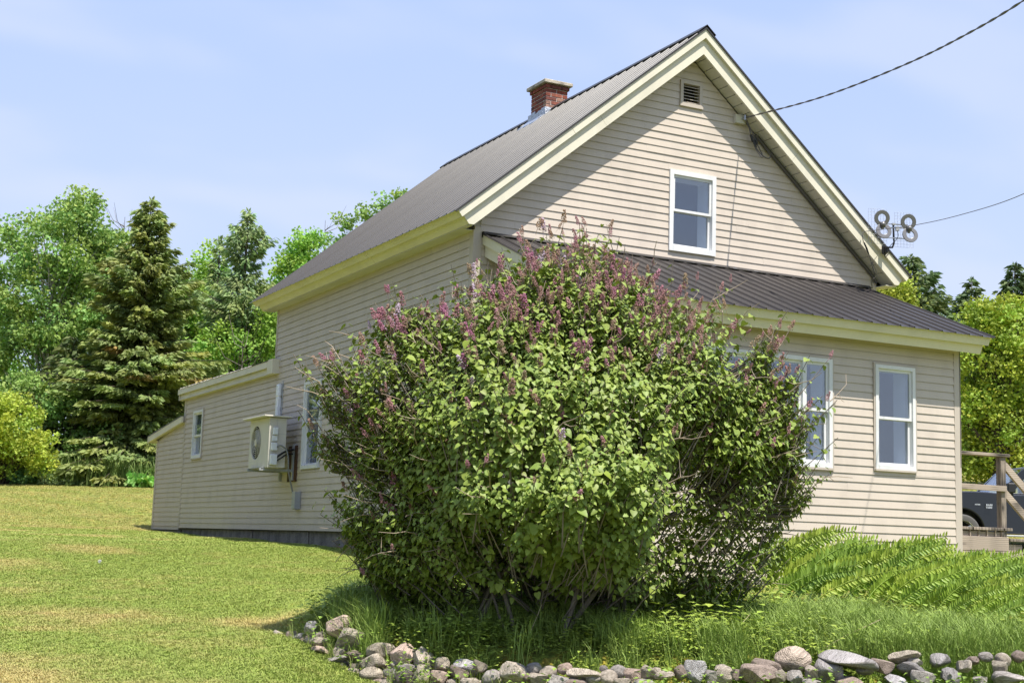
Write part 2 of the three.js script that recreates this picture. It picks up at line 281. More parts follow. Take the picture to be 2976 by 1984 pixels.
{
  const w = mesh('porch_wall', [...slab('z', 1.93, 2.05, -.5, 2.62, () => [.34, 6.05], [pw, pl]), box(.34, .46, -.5, 2.62, 0, 1.93), box(5.93, 6.05, -.5, 2.62, 0, 1.93),
    prism([[0, 2.62], [1.93, 2.62], [0, 3.42]], .34, .46, (z, y, x) => [x, y, z]), prism([[0, 2.62], [1.93, 2.62], [0, 3.42]], 5.93, 6.05, (z, y, x) => [x, y, z])], M.sheath, house);
  courses(w, 'z', 2.05, -.46, 2.56, 2.307 - 40 * COURSE, () => [.42, 5.962], [{ a: 4.598, b: 5.301, y0: .933, y1: 2.285 }, { a: 1.6, b: 3.963, y0: .90, y1: 2.29 }], 15, 4.1);
  courses(w, 'x', .34, -.46, 3.4, 2.307 - 40 * COURSE, (y) => [.0, y > 2.62 ? lerp(1.93, 0, (y - 2.62) / .8) : 2.0], [], 16, 9);
}
mesh('foundation', [box(.05, .2, -.55, 0, -7.72, -.2), box(.2, HX, -.9, -.35, -13, -.05), box(.06, 5.9, -1.1, -.5, .05, 2.0)], M.concrete, house);
{ // concrete panels under the side wall
  const f = groupIn(house, 'foundation_wall'); let z = -13.55; const R = rng(5);
  for (const w of [1.45, 1.3, 2.15, 1.75, 1.2, 1.5, 1.35, 1.4, 1.35]) { mesh('concrete_block', box(.03 + R() * .03, .2, -.75, -.012, z + .012, Math.min(z + w, -.1) - .012), M.concrete, f); z += w; }
  mesh('concrete_block', box(.02, .2, -.3, -.05, -15.9, -13.6), M.concrete, f);
}
// corner boards
mesh('corner_board', [box(-.018, .0, .0, 3.757, -.088, .018), box(0, .092, -.3, 3.80, 0, .018)], M.corner, house);
mesh('corner_board', box(HX - .1, HX + .016, 3.6, 3.80, -.1, .016), M.corner, house);
mesh('corner_board', box(-.016, .02, 2.62, 3.757, -7.752, -7.685), M.corner, house);
mesh('corner_board', box(-.016, .0, 0, 2.64, -13.635, -13.555), M.corner, house);
mesh('corner_board', box(-.014, .03, -.05, 1.9, -15.945, -15.855), M.corner, house);
mesh('corner_board', [box(5.958, 6.062, -.48, 2.56, 2.05, 2.066), box(6.05, 6.066, -.48, 2.56, 1.95, 2.066)], M.corner, house);
mesh('corner_board', [box(.33, .425, -.48, 2.56, 2.05, 2.066), box(.326, .34, -.48, 2.56, 1.97, 2.066)], M.corner, house);
mesh('corner_board', box(.3, .34, -.4, 3.42, 0, .03), M.corner, house);
// interior floors and ceiling, so that the rooms behind the panes are closed
mesh('floor', [box(.14, HX - .14, -.1, 0, -13.6, -.14), box(.46, 5.93, -.2, -.1, -.0, 1.93), box(.14, HX - .14, 2.58, 2.68, -13.6, -.14), box(.46, 5.93, 2.52, 2.58, .0, 1.93)], M.interior, house);
mesh('partition', [box(.14, HX - .14, 0, 2.58, -3.6, -3.5), box(.46, 5.93, -.1, 2.52, .02, .06), box(1.9, 4.58, 2.68, 5.2, -2.6, -2.5)], M.interior, house);

// ---- main roof
const roof = groupIn(house, 'roof'), ZF = .315, ZB = -8.05;
function slopePrism(s, poly, z0, z1) { return prism(poly, z0, z1, rp(s)); }
mesh('roof_deck', [-1, 1].flatMap((s) => [slopePrism(s, [[.03, -.10], [.03, -.006], [apexA(-.006), -.006], [apexA(-.10), -.10]], ZB + .05, ZF - .05)]), M.sheath, roof);
function panelGeo(nx, width, map, len, t0, t1, rib = .0195, minor = true) {       // ribbed sheet: cross profile along c, straight along a
  const prof = [], k0 = rib * .59, mr = rib * .2;
  for (let k = 0; k < nx; k++) { const c = k * .2286; prof.push([c + .0, 0], [c + k0, rib], [c + .034 - k0, rib], [c + .034, 0]); if (minor) for (const m of [.105, .165]) prof.push([c + m, 0], [c + m + .008, mr], [c + m + .016, mr], [c + m + .024, 0]); }
  prof.push([width, 0]);
  const t = [];
  for (let i = 0; i < prof.length - 1; i++) { const [c0, h0] = prof[i], [c1, h1] = prof[i + 1]; if (c0 >= width) break; const A = map(t0, h0, c0), B = map(t0, h1, c1), C2 = map(t1, h1, c1), D = map(t1, h0, c0); t.push(A, B, C2, A, C2, D); }
  return fromTris(t);
}
for (const s of [-1, 1]) for (let k = 0; k < 10; k++) {
  const z0 = .33 - k * .9144, w = Math.min(.925, z0 - (ZB - .03)); if (w < .05) continue;
  mesh('roof_panel', panelGeo(5, w, (a, h, c) => rp(s)(a, .006 + h + (k % 2) * .0015, z0 - c), RL, -.045, apexA(.006), .0115, false), M.roof, roof);
}
mesh('ridge_cap', [-1, 1].flatMap((s) => [slopePrism(s, [[RL - .16, .028], [RL - .16, .034], [apexA(.034), .034], [apexA(.028), .028]], ZB - .04, .345), slopePrism(s, [[RL - .165, .010], [RL - .165, .034], [RL - .158, .034], [RL - .158, .010]], ZB - .04, .345)]), M.darkmetal, roof);
for (const s of [-1, 1]) {
  mesh('rake_edge', slopePrism(s, [[-.04, -.012], [-.04, .012], [apexA(.012), .012], [apexA(-.012), -.012]], ZF + .001, ZF + .017), M.darkmetal, roof);
  // rake boards in two lengths with an open joint, as on the photograph
  const cut = 2.02;
  mesh('rake_board', slopePrism(s, [[0, -.105], [0, .004], [cut, .004], [cut, -.105]], .27, ZF), M.trim, roof);
  mesh('rake_board', slopePrism(s, [[cut + .004, -.105], [cut + .004, .004], [apexA(.004), .004], [apexA(-.105), -.105]], .27, ZF + .001), M.trim, roof);
  mesh('rake_trim', slopePrism(s, [[.045, -.104], [.045, -.230], [.095, -.272], [cut + .5, -.272], [cut + .5, -.104]], .235, .27), M.trim, roof);
  mesh('rake_trim', slopePrism(s, [[cut + .503, -.104], [cut + .503, -.272], [apexA(-.272), -.272], [apexA(-.104), -.104]], .235, .2695), M.trim, roof);
  mesh('rake_board', slopePrism(s, [[0, -.105], [0, .004], [apexA(.004), .004], [apexA(-.105), -.105]], ZB, ZB + .045), M.trim, roof);
  mesh('rake_trim', slopePrism(s, [[.045, -.104], [.045, -.230], [.095, -.272], [apexA(-.272), -.272], [apexA(-.104), -.104]], ZB + .045, ZB + .08), M.trim, roof);
  // eave fascia, three lengths with slightly open joints
  let z = .268; const R = rng(s + 40);
  for (const w of [3.05, 2.75, 2.47]) {
    const e = Math.max(z - w, ZB + .046), j = R() * .004;
    mesh('fascia', slopePrism(s, [[-.001 - j, -.105], [-.001 - j, .002], [.03, .002], [.03, -.105]], z - .004, e), M.trim, roof);
    mesh('fascia', slopePrism(s, [[.046, -.103], [.046 - j, -.231], [.085, -.231], [.085, -.103]], Math.min(z, .232) - .003, Math.max(e, ZB + .085)), M.trim, roof);
    z = e;
  }
  const xs = (x) => (s < 0 ? x : HX - x);
  mesh('soffit', [box(xs(-.198), xs(-.002), 3.748, 3.757, ZB + .09, -.002), box(xs(-.198), xs(-.135), 3.748, 3.757, -.002, .23)], M.soffit, roof);
  const step = .163; let a = .34;
  for (let k = 0; a < apexA(-.262) - .02; k++, a += step) mesh('soffit_panel', slopePrism(s, [[a + .009, -.262], [a + .009, -.25], [Math.min(a + step, apexA(-.25)), -.25], [Math.min(a + step, apexA(-.262)), -.262]], .004, .234), M.soffit, roof);
  mesh('soffit_panel', slopePrism(s, [[.11, -.262], [.11, -.25], [.34, -.25], [.34, -.262]], .004, .234), M.soffit, roof);
  mesh('rear_soffit', slopePrism(s, [[.11, -.262], [.11, -.25], [apexA(-.25), -.25], [apexA(-.262), -.262]], ZB + .08, -7.74), M.soffit, roof);
}
// eave returns under the lower ends of the rakes
mesh('eave_return', [box(HX + .002, HX + .2, 3.738, 3.747, .0, .232)], M.trim, house);

// ---- porch roof
const proof = groupIn(house, 'porch_roof');
const PS = Math.atan(.413), PC = Math.cos(PS), PN = Math.sin(PS), PZ0 = 2.425, PY0 = 2.708, PL = (PZ0 - .012) / PC;
const pp = (a, n, x) => [x, PY0 + PN * a + PC * n, PZ0 - PC * a + PN * n];
mesh('roof_deck', prism([[.03, -.09], [.03, -.006], [PL + .001, -.006], [PL - .04, -.09]], .13, 6.21, pp), M.sheath, proof);
for (let k = 0; k < 7; k++) { const x0 = .095 + k * .9144, w = Math.min(.925, 6.295 - x0); if (w > .05) mesh('roof_panel', panelGeo(5, w, (a, h, c) => pp(a, .006 + h + (k % 2) * .0015, x0 + c), PL, -.04, PL), M.roof, proof); }
mesh('flashing', [box(.1, 6.39, 3.668, 3.735, .012, .03), prism([[PL - .07, .029], [PL - .07, .032], [PL + .01, .046], [PL + .01, .043]], .1, 6.36, pp)], M.darkmetal, proof);
{ // the wavy foam closure below the flashing
  const pts = []; for (let i = 0; i <= 110; i++) { const x = .11 + i / 110 * 6.2; pts.push(V(...pp(PL - .045 + .008 * Math.sin(i * .9), .026 + .006 * Math.sin(i * 1.04), x))); }
  mesh('roof_closure', tube(pts, .006, 220, 5), M.steel, proof);
}
mesh('fascia', prism([[0, -.11], [0, .002], [.03, .002], [.03, -.11]], .115, 6.245, pp), M.trim, proof);
mesh('fascia', prism([[.045, -.108], [.045, -.24], [.08, -.24], [.08, -.108]], .14, 6.195, pp), M.trim, proof);
for (const [x0, x1, x2] of [[.11, .15, .185], [6.245, 6.205, 6.17]]) {
  mesh('rake_board', prism([[.031, -.11], [.031, .003], [PL - .005, .003], [PL - .045, -.11]], x0, x1, pp), M.trim, proof);
  mesh('rake_trim', prism([[.081, -.109], [.081, -.252], [PL - .11, -.252], [PL - .05, -.109]], x1, x2, pp), M.trim, proof);
}
mesh('soffit', [prism([[.082, -.235], [.082, -.225], [.42, -.225], [.42, -.235]], .19, 6.165, pp), prism([[.082, -.235], [.082, -.225], [PL - .1, -.225], [PL - .1, -.235]], .186, .325, pp), prism([[.082, -.235], [.082, -.225], [PL - .1, -.225], [PL - .1, -.235]], 6.068, 6.169, pp)], M.soffit, proof);

// ---- rear addition and shed roofs
const aroof = groupIn(house, 'addition_roof');
mesh('roof_deck', [prism([[-.1, 2.78], [-.1, 2.872], [3.24, 3.70], [3.24, 3.6]], -13.88, -7.76, (x, y, z) => [x, y, z]), prism([[6.58, 2.78], [6.58, 2.872], [3.24, 3.70], [3.24, 3.6]], -13.88, -7.76, (x, y, z) => [x, y, z])], M.sheath, aroof);
for (let k = 0; k < 7; k++) { const z0 = -7.75 - k * .9144, w = Math.min(.92, z0 + 13.92); mesh('roof_panel', panelGeo(5, w, (a, h, c) => [-.135 + a, 2.874 - .009 + a * .248 + h, z0 - c], 3.4, 0, 3.38), M.roof, aroof); mesh('roof_panel', panelGeo(5, w, (a, h, c) => [6.615 - a, 2.874 - .009 + a * .248 + h, z0 - c], 3.4, 0, 3.38), M.roof, aroof); }
mesh('fascia', [box(-.125, -.1, 2.755, 2.872, -13.9, -7.82)], M.trim, aroof);
mesh('fascia', [box(-.075, -.045, 2.635, 2.765, -13.83, -7.80)], M.trim, aroof);
mesh('fascia_end', [box(-.13, -.0, 2.636, 2.885, -7.80, -7.50)], M.trim, aroof);
mesh('soffit', box(-.1, 0, 2.64, 2.65, -13.83, -7.8), M.soffit, aroof);
mesh('fascia', [box(6.52, 6.6, 2.64, 2.87, -13.9, -7.76), box(-.1, 6.58, 2.64, 2.78, -13.9, -13.87)], M.trim, aroof);
const sroof = groupIn(house, 'shed_roof'); const sy = (z) => 2.285 + (z + 13.6) * .098;
mesh('roof_deck', prism([[-13.6, sy(-13.6) - .09], [-13.6, sy(-13.6)], [-16.45, sy(-16.45)], [-16.45, sy(-16.45) - .09]], -.06, 3.1, (z, y, x) => [x, y, z]), M.sheath, sroof);
mesh('roof_panel', panelGeo(14, 3.2, (a, h, c) => [-.11 + c, sy(-13.6 - a) + .005 + h, -13.6 - a], 3, 0, 2.9), M.roof, sroof);
mesh('rake_board', prism([[-13.57, sy(-13.57) - .125], [-13.57, sy(-13.57) + .004], [-16.5, sy(-16.5) + .004], [-16.5, sy(-16.5) - .125]], -.1, -.06, (z, y, x) => [x, y, z]), M.trim, sroof);
mesh('fascia', [box(-.06, 3.1, sy(-16.5) - .125, sy(-16.5) + .003, -16.5, -16.46)], M.trim, sroof);
mesh('soffit', prism([[-13.64, sy(-13.64) - .12], [-13.64, sy(-13.64) - .1], [-16.46, sy(-16.46) - .1], [-16.46, sy(-16.46) - .12]], -.06, .0, (z, y, x) => [x, y, z]), M.soffit, sroof);
mesh('soffit', box(0, 3.1, sy(-16.4) - .115, sy(-16.4) - .1, -16.46, -15.95), M.soffit, sroof);

// ---- chimney
{
  const ch = mesh('chimney', [box(3.058, 3.442, 6.2, 7.295, -4.372, -3.878)], M.mortar, house), R = rng(77), x0 = 3.05, x1 = 3.45, z0 = -4.38, z1 = -3.87, H = .0667, B = .0567;
  const cb = (x, xx, y, z, zz) => { const i = R(); return mesh('brick', rbox(x, xx, y, y + B, z, zz, .006, 1), M.bricks[i < .35 ? 0 : i < .6 ? 1 : i < .78 ? 2 : i < .88 ? 3 : 4], ch); };
  for (let k = 0; k < 16; k++) {
    const y = 6.225 + k * H, g = k >= 15 ? .022 : 0, a0 = x0 - g, a1 = x1 + g, c0 = z0 - g, c1 = z1 + g, odd = k % 2, j = .0095, d = .09;
    for (const [zz, sgn] of [[c1, 1], [c0, -1]]) {      // faces across the gable
      const cuts = odd ? [a0, a0 + .095, a0 + .302, a1] : [a0, a0 + .198, a1]; for (let i = 0; i < cuts.length - 1; i++) { const o = (R() - .5) * .005; cb(cuts[i] + (i ? j / 2 : 0), cuts[i + 1] - (i < cuts.length - 2 ? j / 2 : 0), y, sgn > 0 ? zz - d + o : zz + o, sgn > 0 ? zz + o : zz + d + o); }
    }
    for (const [xx, sgn] of [[a0, 1], [a1, -1]]) {
      const s0 = c0 + d + j, s1 = c1 - d - j, L = s1 - s0, cuts = odd ? [s0, s0 + L * .62, s1] : [s0, s0 + L * .3, s1]; for (let i = 0; i < cuts.length - 1; i++) { const o = (R() - .5) * .005; cb(sgn > 0 ? xx + o : xx - d + o, sgn > 0 ? xx + d + o : xx + o, y, cuts[i] + (i ? j / 2 : 0), cuts[i + 1] - (i ? 0 : j / 2)); }
    }
  }
  mesh('cap_slab', rbox(2.985, 3.515, 7.292, 7.352, -4.445, -3.805, .012, 2), std({ color: lin(.60, .55, .45), roughness: .95, map: rep(tSpeck, 2, 2), bumpMap: rep(tFine, 3, 3), bumpScale: .004 }), ch);
  mesh('flue_liner', (() => { const g = new THREE.CylinderGeometry(.12, .125, .06, 20, 1, true); g.translate(3.25, 7.372, -4.12); return g; })(), M.bricks[2], ch);
  // step flashing round the foot
  const fl = []; for (let k = 0; k < 5; k++) { const z = -3.86 - k * .11; fl.push(prism([[3.04, 6.76 + .012 * (k % 2)], [3.04, 6.90 - .02 * (k % 3)], [3.032, 6.90 - .02 * (k % 3)], [3.032, 6.76 + .012 * (k % 2)]], z, z - .13, (x, y, zz) => [x - .002 * k, y, zz])); }
  fl.push(prism([[2.84, 6.595], [3.04, 6.765], [3.04, 6.80], [2.84, 6.618]], -3.83, -4.45, (x, y, zz) => [x, y, zz]), box(3.03, 3.16, 6.72, 6.90, -3.868, -3.858), prism([[3.0, 6.74], [3.3, 6.92], [3.3, 6.98], [3.0, 6.80]], -3.856, -3.79, (x, y, zz) => [x, y, zz]));
  mesh('lead_flashing', fl, M.flash, ch);
}
// ---- windows. axis 'z': in a wall facing +z at plane c; 'x': in a wall facing -x at plane c. spans are along x or z
function win(axis, c, a, b, y0, y1, o = {}) {
  const w = groupIn(house, 'window'), P = axis === 'z' ? (h0, h1, v0, v1, d0, d1) => box(h0, h1, v0, v1, c + d0, c + d1) : (h0, h1, v0, v1, d0, d1) => box(c - d0, c - d1, v0, v1, h0, h1);
  const t = o.trim ?? 0, f = o.frame ?? .055, mats = o.mat ?? M.white;
  if (t) { mesh('casing', [P(a - t, a, y0 - t, y1 + t, -.01, .03), P(b, b + t, y0 - t, y1 + t, -.01, .03), P(a, b, y1, y1 + t, -.01, .031), P(a - t * .4, b + t * .4, y0 - t, y0, -.01, .045)], M.corner, w); }
  mesh('frame', [P(a, a + f, y0, y1, -.10, .038), P(b - f, b, y0, y1, -.10, .038), P(a + f, b - f, y1 - f, y1, -.10, .038), P(a + f, b - f, y0, y0 + f * 1.15, -.10, .042)], mats, w);
  const ia = a + f, ib = b - f, j0 = y0 + f * 1.15, j1 = y1 - f, lights = o.lights ?? [[ia, ib, true]];
  for (let k = 0; k < lights.length; k++) {
    const [p, q, double] = lights[k];
    if (k) mesh('mullion', P(p - .045, p, j0, j1, -.08, .036), mats, w);
    const sash = (s0, s1, dep, nm) => { const r = .034, g = [P(p, p + r, s0, s1, dep - .03, dep), P(q - r, q, s0, s1, dep - .03, dep), P(p + r, q - r, s1 - r, s1, dep - .03, dep), P(p + r, q - r, s0, s0 + r, dep - .03, dep)]; mesh('sash', g, mats, w); mesh('pane', P(p + r, q - r, s0 + r, s1 - r, dep - .017, dep - .013), M.glass, w); };
    if (double) { const m = lerp(j0, j1, o.split ?? .5); sash(m - .012, j1, .012, 'upper'); sash(j0, m + .016, -.022, 'lower'); } else sash(j0, j1, .0, 'fixed');
  }
  // the reveal inside the wall
  mesh('reveal', [P(a + f - .012, a + f, j0, j1, -.32, -.10), P(b - f, b - f + .012, j0, j1, -.32, -.10), P(a + f, b - f, j1, j1 + .012, -.32, -.10), P(a + f, b - f, j0 - .012, j0, -.32, -.10)], M.plasticwhite, w);
  return w;
}
win('z', 0, 2.878, 3.635, 3.851, 4.966, { frame: .062, split: .5 });
win('z', 2.05, 4.622, 5.276, .958, 2.262, { trim: .024, frame: .045, split: .485 });
win('z', 2.05, 1.63, 3.935, .93, 2.26, { trim: .028, frame: .05, split: .52, lights: [[1.68, 2.06, true], [2.105, 3.475, false], [3.52, 3.885, true]] });
win('x', 0, -6.075, -5.255, .965, 2.36, { trim: .0, frame: .05, split: .52 });
win('x', 0, -12.885, -12.17, 1.39, 2.35, { trim: .026, frame: .05, split: .46 });
{ // gable louvre
  const v = groupIn(house, 'gable_vent'), a = 3.035, b = 3.395, y0 = 5.893, y1 = 6.25;
  mesh('frame', [box(a, a + .045, y0, y1, -.03, .03), box(b - .045, b, y0, y1, -.03, .03), box(a + .045, b - .045, y1 - .045, y1, -.03, .03), box(a - .008, b + .008, y0 - .012, y0 + .04, -.03, .036)], M.corner, v);
  for (let k = 0; k < 6; k++) { const y = y0 + .052 + k * .0435; mesh('slat', prism([[-.05, y + .03], [-.05, y + .036], [.016, y + .006], [.016, y]], a + .045, b - .045, (z, yy, x) => [x, yy, z]), M.corner, v); }
  mesh('vent_screen', box(a + .04, b - .04, y0 + .03, y1 - .03, -.14, -.13), M.black, v);
}
// ---------------------------------------------------------------- things fixed to the house
{ // heat pump on its bracket
  const t = thing('heat_pump', 'beige outdoor heat pump unit on a wall bracket under a small lid', 'heat pump', [0, 0, 0]);
  const x0 = -.52, x1 = -.24, y0 = .985, y1 = 1.775, z0 = -7.27, z1 = -6.24, cy = 1.40, cz = -6.93, fr = .275;
  // front panel with a round opening for the fan
  const sh = new THREE.Shape(); sh.moveTo(z0, y0); sh.lineTo(z1, y0); sh.lineTo(z1, y1); sh.lineTo(z0, y1); sh.closePath();
  const ho = new THREE.Path(); ho.absarc(cz, cy, fr, 0, Math.PI * 2, true); sh.holes.push(ho);
  const fg = new THREE.ExtrudeGeometry(sh, { depth: .012, bevelEnabled: true, bevelSize: .004, bevelThickness: .004, bevelSegments: 2, curveSegments: 36 });
  fg.applyMatrix4(new THREE.Matrix4().makeBasis(V(0, 0, 1), V(0, 1, 0), V(-1, 0, 0)).setPosition(x0 + .012, 0, 0));
  const b = mesh('cabinet', [boxUV(fg), box(x0 + .014, x1, y0, y0 + .012, z0, z1), box(x0 + .014, x1, y1 - .012, y1, z0, z1), box(x0 + .014, x1, y0 + .012, y1 - .012, z1 - .012, z1), box(x0 + .014, x1, y0 + .012, y1 - .012, z0, z0 + .012), box(x1 - .012, x1, y0 + .012, y1 - .012, z0 + .012, z1 - .012)], M.beige, t);
  mesh('side_seam', [box(x0 + .12, x0 + .123, y0 + .02, y1 - .02, z1, z1 + .002), box(x0 + .02, x1 - .01, 1.52, 1.523, z1, z1 + .002)], M.greybox, b);
  const g = []; for (let k = 1; k < 8; k++) { const r = new THREE.TorusGeometry(fr * k / 8, .0035, 5, 40); r.rotateY(Math.PI / 2); r.translate(x0 - .004, cy, cz); g.push(r); }
  for (let k = 0; k < 10; k++) { const a = k / 10 * Math.PI * 2; const c = new THREE.CylinderGeometry(.003, .003, fr * .8, 5); c.translate(0, fr * .58, 0); c.rotateX(a); c.translate(x0 - .001, cy, cz); g.push(c); }
  { const h = new THREE.CylinderGeometry(.055, .055, .014, 24); h.rotateZ(Math.PI / 2); h.translate(x0 - .006, cy, cz); g.push(h); }
  mesh('fan_guard', g, M.beige, t);
  const bl = []; for (let k = 0; k < 3; k++) { const s = new THREE.PlaneGeometry(.16, .23, 1, 1); s.rotateY(.5); s.translate(0, .14, 0); s.rotateZ(k * 2.094 + .4); s.rotateY(-Math.PI / 2); s.translate(x0 + .06, cy, cz); bl.push(s); } mesh('fan', bl, M.greybox, t);
  mesh('fan_shroud', (() => { const c = new THREE.CylinderGeometry(fr, fr, .1, 40, 1, true); c.rotateZ(Math.PI / 2); c.translate(x0 + .06, cy, cz); return c; })(), M.black, t);
  mesh('lid', [(() => { const l = rbox(-.63, -.17, 0, .026, -7.38, -6.17, .008); const m = new THREE.Matrix4().makeTranslation(0, 1.785, 0).multiply(new THREE.Matrix4()); l.applyMatrix4(m); return l; })()], M.beige, t);
  // covers and valves on the right-hand end
  mesh('valve_cover', [rbox(-.47, -.385, 1.50, 1.62, z1, z1 + .05, .012), rbox(-.475, -.385, 1.40, 1.49, z1, z1 + .03, .01), rbox(-.49, -.39, 1.25, 1.37, z1, z1 + .06, .014), rbox(-.50, -.39, 1.02, 1.19, z1, z1 + .075, .014)], M.plasticwhite, t);
  mesh('bracket', [box(-.6, -.04, .935, .975, -6.45, -6.41), box(-.6, -.04, .935, .975, -7.1, -7.06), box(-.055, -.0115, .80, 1.38, -6.46, -6.40), box(-.055, -.0115, .80, 1.38, -7.11, -7.05), box(-.05, -.012, .935, .975, -7.1, -6.42), box(-.575, -.54, .976, .985, -7.1, -6.4)], M.greybox, t);
  mesh('mounting_board', box(-.03, -.0115, .78, 1.36, -6.72, -6.29), std({ color: lin(.16, .085, .05), roughness: .9, map: rep(tWood, 1, 1) }), t);
  mesh('conduit', [tube([[-.40, 1.31, -6.17], [-.36, 1.33, -6.13], [-.27, 1.27, -6.12], [-.22, 1.12, -6.13], [-.2, .95, -6.16], [-.13, .72, -6.2], [-.07, .50, -6.2], [-.05, .38, -6.2], [-.05, .335, -6.15], [-.05, .34, -6.08]], .013, 48, 8)], M.cablegrey, t);
  mesh('line_set', [tube([[-.40, 1.14, -6.2], [-.33, 1.2, -6.16], [-.2, 1.26, -6.25], [-.06, 1.29, -6.36]], .017, 20, 8), tube([[-.40, 1.08, -6.2], [-.32, 1.14, -6.17], [-.2, 1.2, -6.28], [-.06, 1.22, -6.4]], .012, 20, 8)], M.black, t);
}
{
  const t = thing('line_set_cover', 'white plastic pipe cover rising above the heat pump', 'pipe cover');
  mesh('channel', [rbox(-.085, -.0115, 1.72, 2.22, -7.38, -7.27, .02, 3)], M.plasticwhite, t);
  mesh('elbow', [(() => { const g = rbox(-.09, -.0115, 2.215, 2.44, -7.385, -7.25, .035, 3); return g; })()], M.plasticwhite, t);
  mesh('wall_strip', box(-.02, -.0115, 1.72, 2.49, -7.25, -7.205), M.greybox, t);
}
{
  const t = thing('disconnect_box', 'small grey electrical box low on the side wall beneath the heat pump', 'electrical box');
  mesh('enclosure', rbox(-.105, -.0115, .33, .605, -6.17, -6.03, .008), M.greybox, t);
  mesh('lid', rbox(-.115, -.103, .34, .61, -6.175, -6.025, .004), M.greybox, t);
}
// power drop to the gable, twisted round its messenger
{
  const t = thing('power_cable', 'twisted black overhead power cable running to the gable end', 'cable');
  const P0 = V(4.06, 5.855, .13), P1 = V(3.655, 5.508, 2.234), P2 = V(3.166, 5.251, 4.212), P3 = V(2.613, 5.024, 5.596), P4 = V(1.988, 4.809, 6.944);
  const ext = [V(1.1, 4.60, 8.7), V(.0, 4.45, 11), V(-1.2, 4.5, 13.6), V(-2.6, 4.7, 17)];
  const c = new THREE.CatmullRomCurve3([P0, P1, P2, P3, P4, ...ext]); const n = 900, pts = [[], [], []], L = c.getLength();
  for (let i = 0; i <= n; i++) { const p = c.getPointAt(i / n), s = L * i / n, tw = s * 2 * Math.PI / .55, tg = c.getTangentAt(i / n), a = V(0, 1, 0).cross(tg).normalize(), b = tg.clone().cross(a); for (let k = 0; k < 3; k++) { const r = k === 2 ? .002 : .006, ph = tw + k * Math.PI; pts[k].push(p.clone().addScaledVector(a, Math.cos(ph) * r).addScaledVector(b, Math.sin(ph) * r)); } }
  mesh('conductor', limb(pts[0], pts[0].map(() => .0064), 5), M.cable, t); mesh('conductor', limb(pts[1], pts[1].map(() => .0064), 5), M.cable, t); mesh('messenger_wire', limb(pts[2], pts[2].map(() => .006), 5), M.cablegrey, t);
  const b = mesh('anchor_bracket', [box(3.93, 4.09, 5.78, 5.90, .0115, .075)], M.soffit, t); b.rotation.z = 0;
  mesh('insulator', [(() => { const g = new THREE.CylinderGeometry(.025, .025, .07, 14); g.translate(4.055, 5.855, .115); return g; })(), tube([[4.03, 5.84, .07], [4.04, 5.85, .1], [4.06, 5.86, .13]], .008, 8, 6)], M.steel, t);
  mesh('splice', [[4.155, 5.63, 4.195, 5.53], [4.20, 5.56, 4.245, 5.455], [4.225, 5.6, 4.265, 5.5]].map(([xa, ya, xb, yb]) => limb([V(xa, ya, .11), V(lerp(xa, xb, .5), lerp(ya, yb, .5), .115), V(xb, yb, .11)], [.016, .02, .016], 8)), M.black, t);
  mesh('drip_loop', [tube([[4.06, 5.85, .13], [4.09, 5.78, .12], [4.13, 5.69, .12], [4.16, 5.62, .11]], .008, 16, 6), tube([[4.07, 5.84, .12], [4.12, 5.73, .13], [4.18, 5.64, .13], [4.22, 5.56, .12]], .008, 16, 6),
    tube([[4.195, 5.53, .11], [4.25, 5.42, .12], [4.33, 5.33, .13], [4.36, 5.34, .12], [4.33, 5.45, .09], [4.27, 5.58, .06], [4.33, 5.60, .04]], .008, 40, 6),
    tube([[4.245, 5.455, .11], [4.33, 5.37, .12], [4.44, 5.33, .13], [4.50, 5.37, .11], [4.47, 5.46, .07], [4.38, 5.57, .05]], .008, 40, 6)], M.cable, t);
  mesh('service_conduit', [limb([V(4.28, 5.66, .045), V(4.9, 5.145, .045), V(5.6, 4.56, .045), V(6.30, 3.98, .045), V(6.42, 3.88, .045), V(6.47, 3.80, .05)], [.02, .02, .02, .02, .02, .02], 8), limb([V(4.33, 5.655, .035), V(5.6, 4.6, .035), V(6.38, 3.955, .035)], [.012, .012, .012], 6)], M.cable, t);
}
{
  const t = thing('phone_wire', 'thin grey telephone wire running from the right rake board', 'wire');
  const c = new THREE.CatmullRomCurve3([V(5.99, 4.45, .325), V(5.483, 4.191, 1.829), V(4.608, 3.881, 3.601), V(3.684, 3.628, 5.357), V(2.4, 3.45, 7.6), V(.9, 3.45, 10.4), V(-.9, 3.6, 14)]);
  const p = c.getPoints(220); mesh('span', limb(p, p.map(() => .0048), 5), M.cablegrey, t);
  mesh('drop', [tube([[5.99, 4.45, .325], [5.96, 4.40, .335], [5.98, 4.28, .34], [6.06, 4.16, .34], [6.13, 4.0, .33], [6.22, 3.84, .3], [6.32, 3.78, .12], [6.40, 3.72, .04]], .006, 50, 5), tube([[6.13, 4.02, .33], [6.19, 3.93, .34], [6.22, 3.83, .32], [6.18, 3.79, .30]], .004, 24, 5), tube([[6.13, 4.0, .33], [6.2, 4.1, .35], [6.28, 4.17, .35]], .004, 14, 5)], M.cable, t);
  mesh('splice', limb([V(5.985, 4.29, .342), V(6.03, 4.20, .345), V(6.07, 4.13, .342)], [.008, .014, .008], 8), M.black, t);
}
